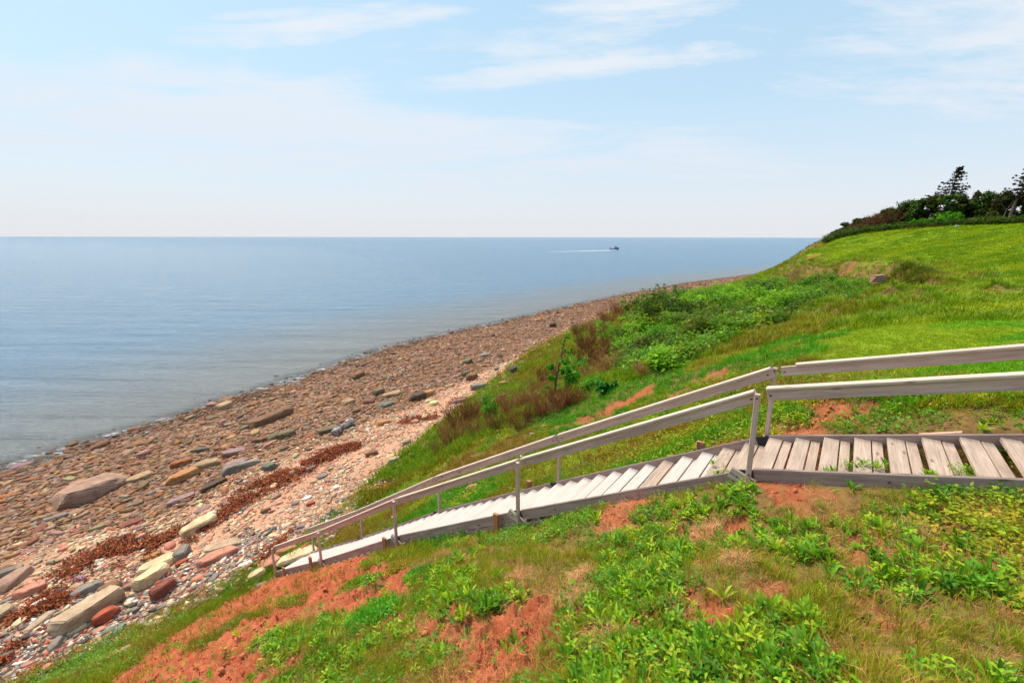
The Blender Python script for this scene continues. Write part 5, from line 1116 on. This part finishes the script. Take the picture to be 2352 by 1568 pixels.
# ---- hedge of wind bent trees along the far lawn
HG = []
prof_px = [1895, 1925, 1960, 2000, 2040, 2080, 2150, 2250, 2352, 2480, 2620]; top_px = [549, 532, 512, 492, 480, 462, 446, 437, 438, 430, 430]; base_px = [553, 547, 541, 537, 533, 529, 522, 514, 505, 496, 488]; dep = [72, 72, 71.5, 71, 70, 69, 67, 64, 61, 58, 55]
P_H = [vl((50, 75, 28), (65, 90, 30), (40, 62, 28), (75, 85, 35)), vl((60, 70, 32), (75, 72, 38), (48, 60, 30)), vl((58, 92, 28), (72, 105, 32), (42, 72, 26))]
P_H = [q_*1.05 for q_ in P_H]
HEDGE = 'wind bent trees in the hedge along the lawn'
k = 0; px = 1938.
hl = ['lowest one at the seaward tip of the hedge', 'second up from the seaward tip', 'third up from the seaward tip', 'fourth up behind the bare twigs', 'behind the see through twig section', 'just inland of the see through section', 'inland end of the bare twig section', 'first full green crown above the bare twigs', 'second full crown on the rising hedge top', 'third full crown on the rising hedge top', 'above the small rounded bush', 'halfway between the twigs and the spruce', 'last one before the spruce branches begin', 'under the left branch tips of the spruce', 'directly below the spruce trunk', 'under the right branch tips of the spruce', 'first one clear to the right of the spruce', 'midway between the two spruces', 'left of the pale forked trunk', 'behind the pale forked trunk', 'behind the leaning spruce trunk', 'cut by the right edge of the photo']
while px < 2372:
    D = float(np.interp(px, prof_px, dep))+random.uniform(-.6, 1.8); ty = float(np.interp(px, prof_px, top_px))+random.uniform(-3, 6); a_, b_ = ray(px, ty); x, y = a_*D, D; zt = b_*D; zb = gz(x, y)-.1; h_ = max(zt-zb, .5); w_ = max(2.2, h_*.75)
    rg_ = random.Random(k+50); bl = []
    for _ in range(13):
        u = rg_.random(); bl.append((rg_.uniform(-.55, .55)*w_, rg_.uniform(-.4, .4)*w_, h_*(.12+.72*u), w_*rg_.uniform(.16, .28), w_*rg_.uniform(.15, .25), h_*rg_.uniform(.10, .17)))
    bl.append((rg_.uniform(-.1, .3)*w_, 0, h_*.88, w_*.25, w_*.22, h_*.10))
    stm = joinv([tube([(0, 0, -.3), (.3, 0, h_*.35), (b_2[0]*.6, b_2[1]*.6, b_2[2])], [.14, .10, .03]) for b_2 in bl[:7]])
    plant('windswept_tree', 'dark wind bent tree '+hl[min(k, len(hl)-1)], 'tree', x, y, zb, leaf_cloud(bl, 5200, .13, P_H[k % 3], 500+k, .8, .3), stm, HEDGE, stem_name='trunk', crown_name='crown')
    k += 1; px += w_*FPX/D*.50*(1 if px > 2000 else .8)
# bare brown thicket at the seaward end
TB = [twigs(450+k, 110, 1., .5, .010, 7) for k in range(3)]
bt = ['at the cliff tip', 'second from the cliff tip', 'third from the cliff tip', 'fourth from the cliff tip', 'where sky shows through the twigs', 'right beside the see through gap', 'at the right end of the bare thicket', 'in front of the first green crowns', 'deepest in the hedge']
for q, px in enumerate((1903, 1915, 1928, 1944, 1962, 1982, 2002, 2024, 2048)):
    D = float(np.interp(px, prof_px, dep))-1.2; ty = float(np.interp(px, prof_px, top_px))+2; a_, b_ = ray(px, ty); x, y = a_*D, D; zb = gz(x, y)-.1; h_ = max(b_*D-zb, .7)
    V, F, S = TB[q % 3]; wq = max(1.5, h_*.7); V = V*np.array([wq, wq, h_]); V[:, 0] += V[:, 2]*.25; V[:, 0] -= V[:, 2].max()*.12
    me = new_mesh('bare_shrub', V, F, False); cattr(me, 'col', S*vl((105, 78, 68))[0]*.9); o = link('bare_shrub', me, M_dry, label='bare brown wind bent shrub '+bt[q], category='shrub', group='bare shrubs at the seaward end of the hedge'); o.location = (x, y, zb)
# low green fringe in front of the hedge
x = []; y = []
for _ in range(2600):
    px = random.uniform(1900, 2450); D = float(np.interp(px, prof_px, dep))-random.uniform(1.2, 4.2); a_, b_ = ray(px, 530); x.append(a_*D); y.append(D)
x = np.array(x); y = np.array(y); n = len(x)
grow('undergrowth', LU, x, y, np.hypot(x, y)*0, pick(vl((60, 90, 30), (72, 100, 32), (50, 75, 28), (90, 115, 40)), n)*.8, 1., 2.0, M_leaf, kind='stuff', label='low dark green undergrowth along the foot of the hedge', category='undergrowth')
for q, (px, py, wpx, hpx, lab) in enumerate(((2165, 519, 54, 36, 'bright green bush at the foot of the hedge below the spruce'), (2092, 536, 26, 18, 'small rounded green bush in front of the hedge'), (2135, 529, 34, 20, 'pale green bush between the small rounded one and the bright one'), (2040, 541, 40, 14, 'low dark bush under the bare thicket'))):
    D = float(np.interp(px, prof_px, dep))-2.6; a_, b_ = ray(px, py); x_, y_ = a_*D, D; z_ = gz(x_, y_); w_ = wpx*D/FPX; h_ = hpx*D/FPX; rg_ = random.Random(q+9)
    bl = [(rg_.uniform(-.35, .35)*w_, rg_.uniform(-.3, .3)*w_, h_*rg_.uniform(.3, .75), w_*.2, w_*.2, h_*.25) for _ in range(7)]
    plant('shrub', lab, 'shrub', x_, y_, z_, leaf_cloud(bl, 1400, .10, P_SH['mid' if q != 3 else 'dark'], 900+q), joinv([tube([(0, 0, -.2), (b_2[0], b_2[1], b_2[2])], [.05, .02]) for b_2 in bl[:4]]), 'green bushes before the hedge')
# forked pale trunk
D = 61.5; a_, b_ = ray(2300, 514); x_, y_ = a_*(D-1.8), D-1.8; z_ = gz(x_, y_); s_ = D/FPX
M_pb, N, L, out = mat('pale_bark'); pbsdf(N, L, out, (.15, .11, .085), .9, .1)
v, f = joinv([tube([(0, 0, -.3), (2*s_, 0, 16*s_), (4*s_, 0, 26*s_)], [.07, .055, .04]), tube([(4*s_, 0, 26*s_), (-6*s_, 0, 36*s_), (-12*s_, 0, 44*s_)], [.035, .028, .015]), tube([(4*s_, 0, 26*s_), (9*s_, 0, 36*s_), (15*s_, 0, 46*s_)], [.035, .028, .015])])
link('dead_tree', new_mesh('dead_tree', v, f), M_pb, label='pale forked dead trunk standing at the front of the hedge', category='tree').location = (x_, y_, z_)
# ---- spruces with tiered branches
P_SP = vl((34, 46, 34), (28, 38, 30), (48, 60, 36), (60, 58, 38))*.6
def spruce(x, y, z, H, tiers, label, seed, lean, zlow=.25):
    g = np.random.default_rng(seed); e = empty('spruce_tree', (x, y, z), label=label, category='tree', group='spruces above the hedge')
    def axis(u): return np.array([lean*H*u*u, 0, H*u])
    link('trunk', new_mesh('trunk', *tube([axis(u)-np.array([0, 0, .4*(u == 0)]) for u in np.linspace(0, 1, 9)], list(np.linspace(.20, .02, 9)), 8)), M_bark, e)
    Vb, Fb, blobs = [], [], []
    parts = []
    for (u, Lf, Rt) in tiers:
        for q in range(9):
            a = q/9*6.283+g.uniform(-.2, .2); wgt = .5-.5*math.cos(a); ln = (Rt*(1-wgt)+Lf*wgt)*g.uniform(.75, 1.05); p0 = axis(u+g.uniform(-.015, .015)); d = np.array([math.cos(a), math.sin(a)*.8, 0]); sag = -.10*ln
            p1 = p0+d*ln*.55+np.array([0, 0, sag+.02]); p2 = p0+d*ln+np.array([0, 0, sag*.5+.10]); parts.append(tube([p0, p1, p2], [.04, .028, .01], 4))
            for s in np.linspace(.22, 1, max(3, int(ln/.32))): c_ = p0+(p2-p0)*s+np.array([0, 0, sag*(1-abs(2*s-1))]); blobs.append((*c_, .27+.12*(1-s), .26, .08))
    v, f = joinv(parts); link('branch', new_mesh('branch', v, f), M_bark, e, kind='stuff')
    V, F, Cc = leaf_cloud(blobs, 11000, .085, P_SP, seed, .5, .2, .4); me = new_mesh('crown', V, F, False); cattr(me, 'col', Cc); link('crown', me, M_leaf, e)
D = 72.; s_ = D/FPX*1.02; a_, b_ = ray(2182, 440); zb = gz(a_*D, D); zt = ray(2205, 383)[1]*D; H = zt-zb
def uu(py): return (ray(2190, py)[1]*D-zb)/H
spruce(a_*D, D, zb, H, [(uu(447), 44*s_, 26*s_), (uu(440), 36*s_, 30*s_), (uu(433), 33*s_, 32*s_), (uu(426), 24*s_, 31*s_), (uu(419), 28*s_, 25*s_), (uu(412), 18*s_, 22*s_), (uu(405), 12*s_, 19*s_), (uu(399), 12*s_, 16*s_), (uu(393), 7*s_, 14*s_), (uu(388), 4*s_, 8*s_), (uu(385), 1*s_, 6*s_)], 'dark spruce with tiered branches rising above the middle of the hedge', 5, .10)
D = 60.; s_ = D/FPX; a_, b_ = ray(2326, 470); x_, y_ = a_*D, D; zb = gz(x_, y_)
zt = ray(2380, 350)[1]*D; H = zt-zb
def uu2(py): return (ray(2360, py)[1]*D-zb)/H
spruce(x_, y_, zb, H, [(uu2(449), 34*s_, 40*s_), (uu2(441), 28*s_, 40*s_), (uu2(432), 32*s_, 40*s_), (uu2(422), 14*s_, 36*s_), (uu2(412), 22*s_, 34*s_), (uu2(403), 30*s_, 32*s_), (uu2(396), 20*s_, 30*s_), (uu2(388), 16*s_, 26*s_), (uu2(376), 10*s_, 20*s_), (uu2(364), 6*s_, 12*s_)], 'dark spruce with a leaning trunk cut by the right edge of the photo', 6, .36)
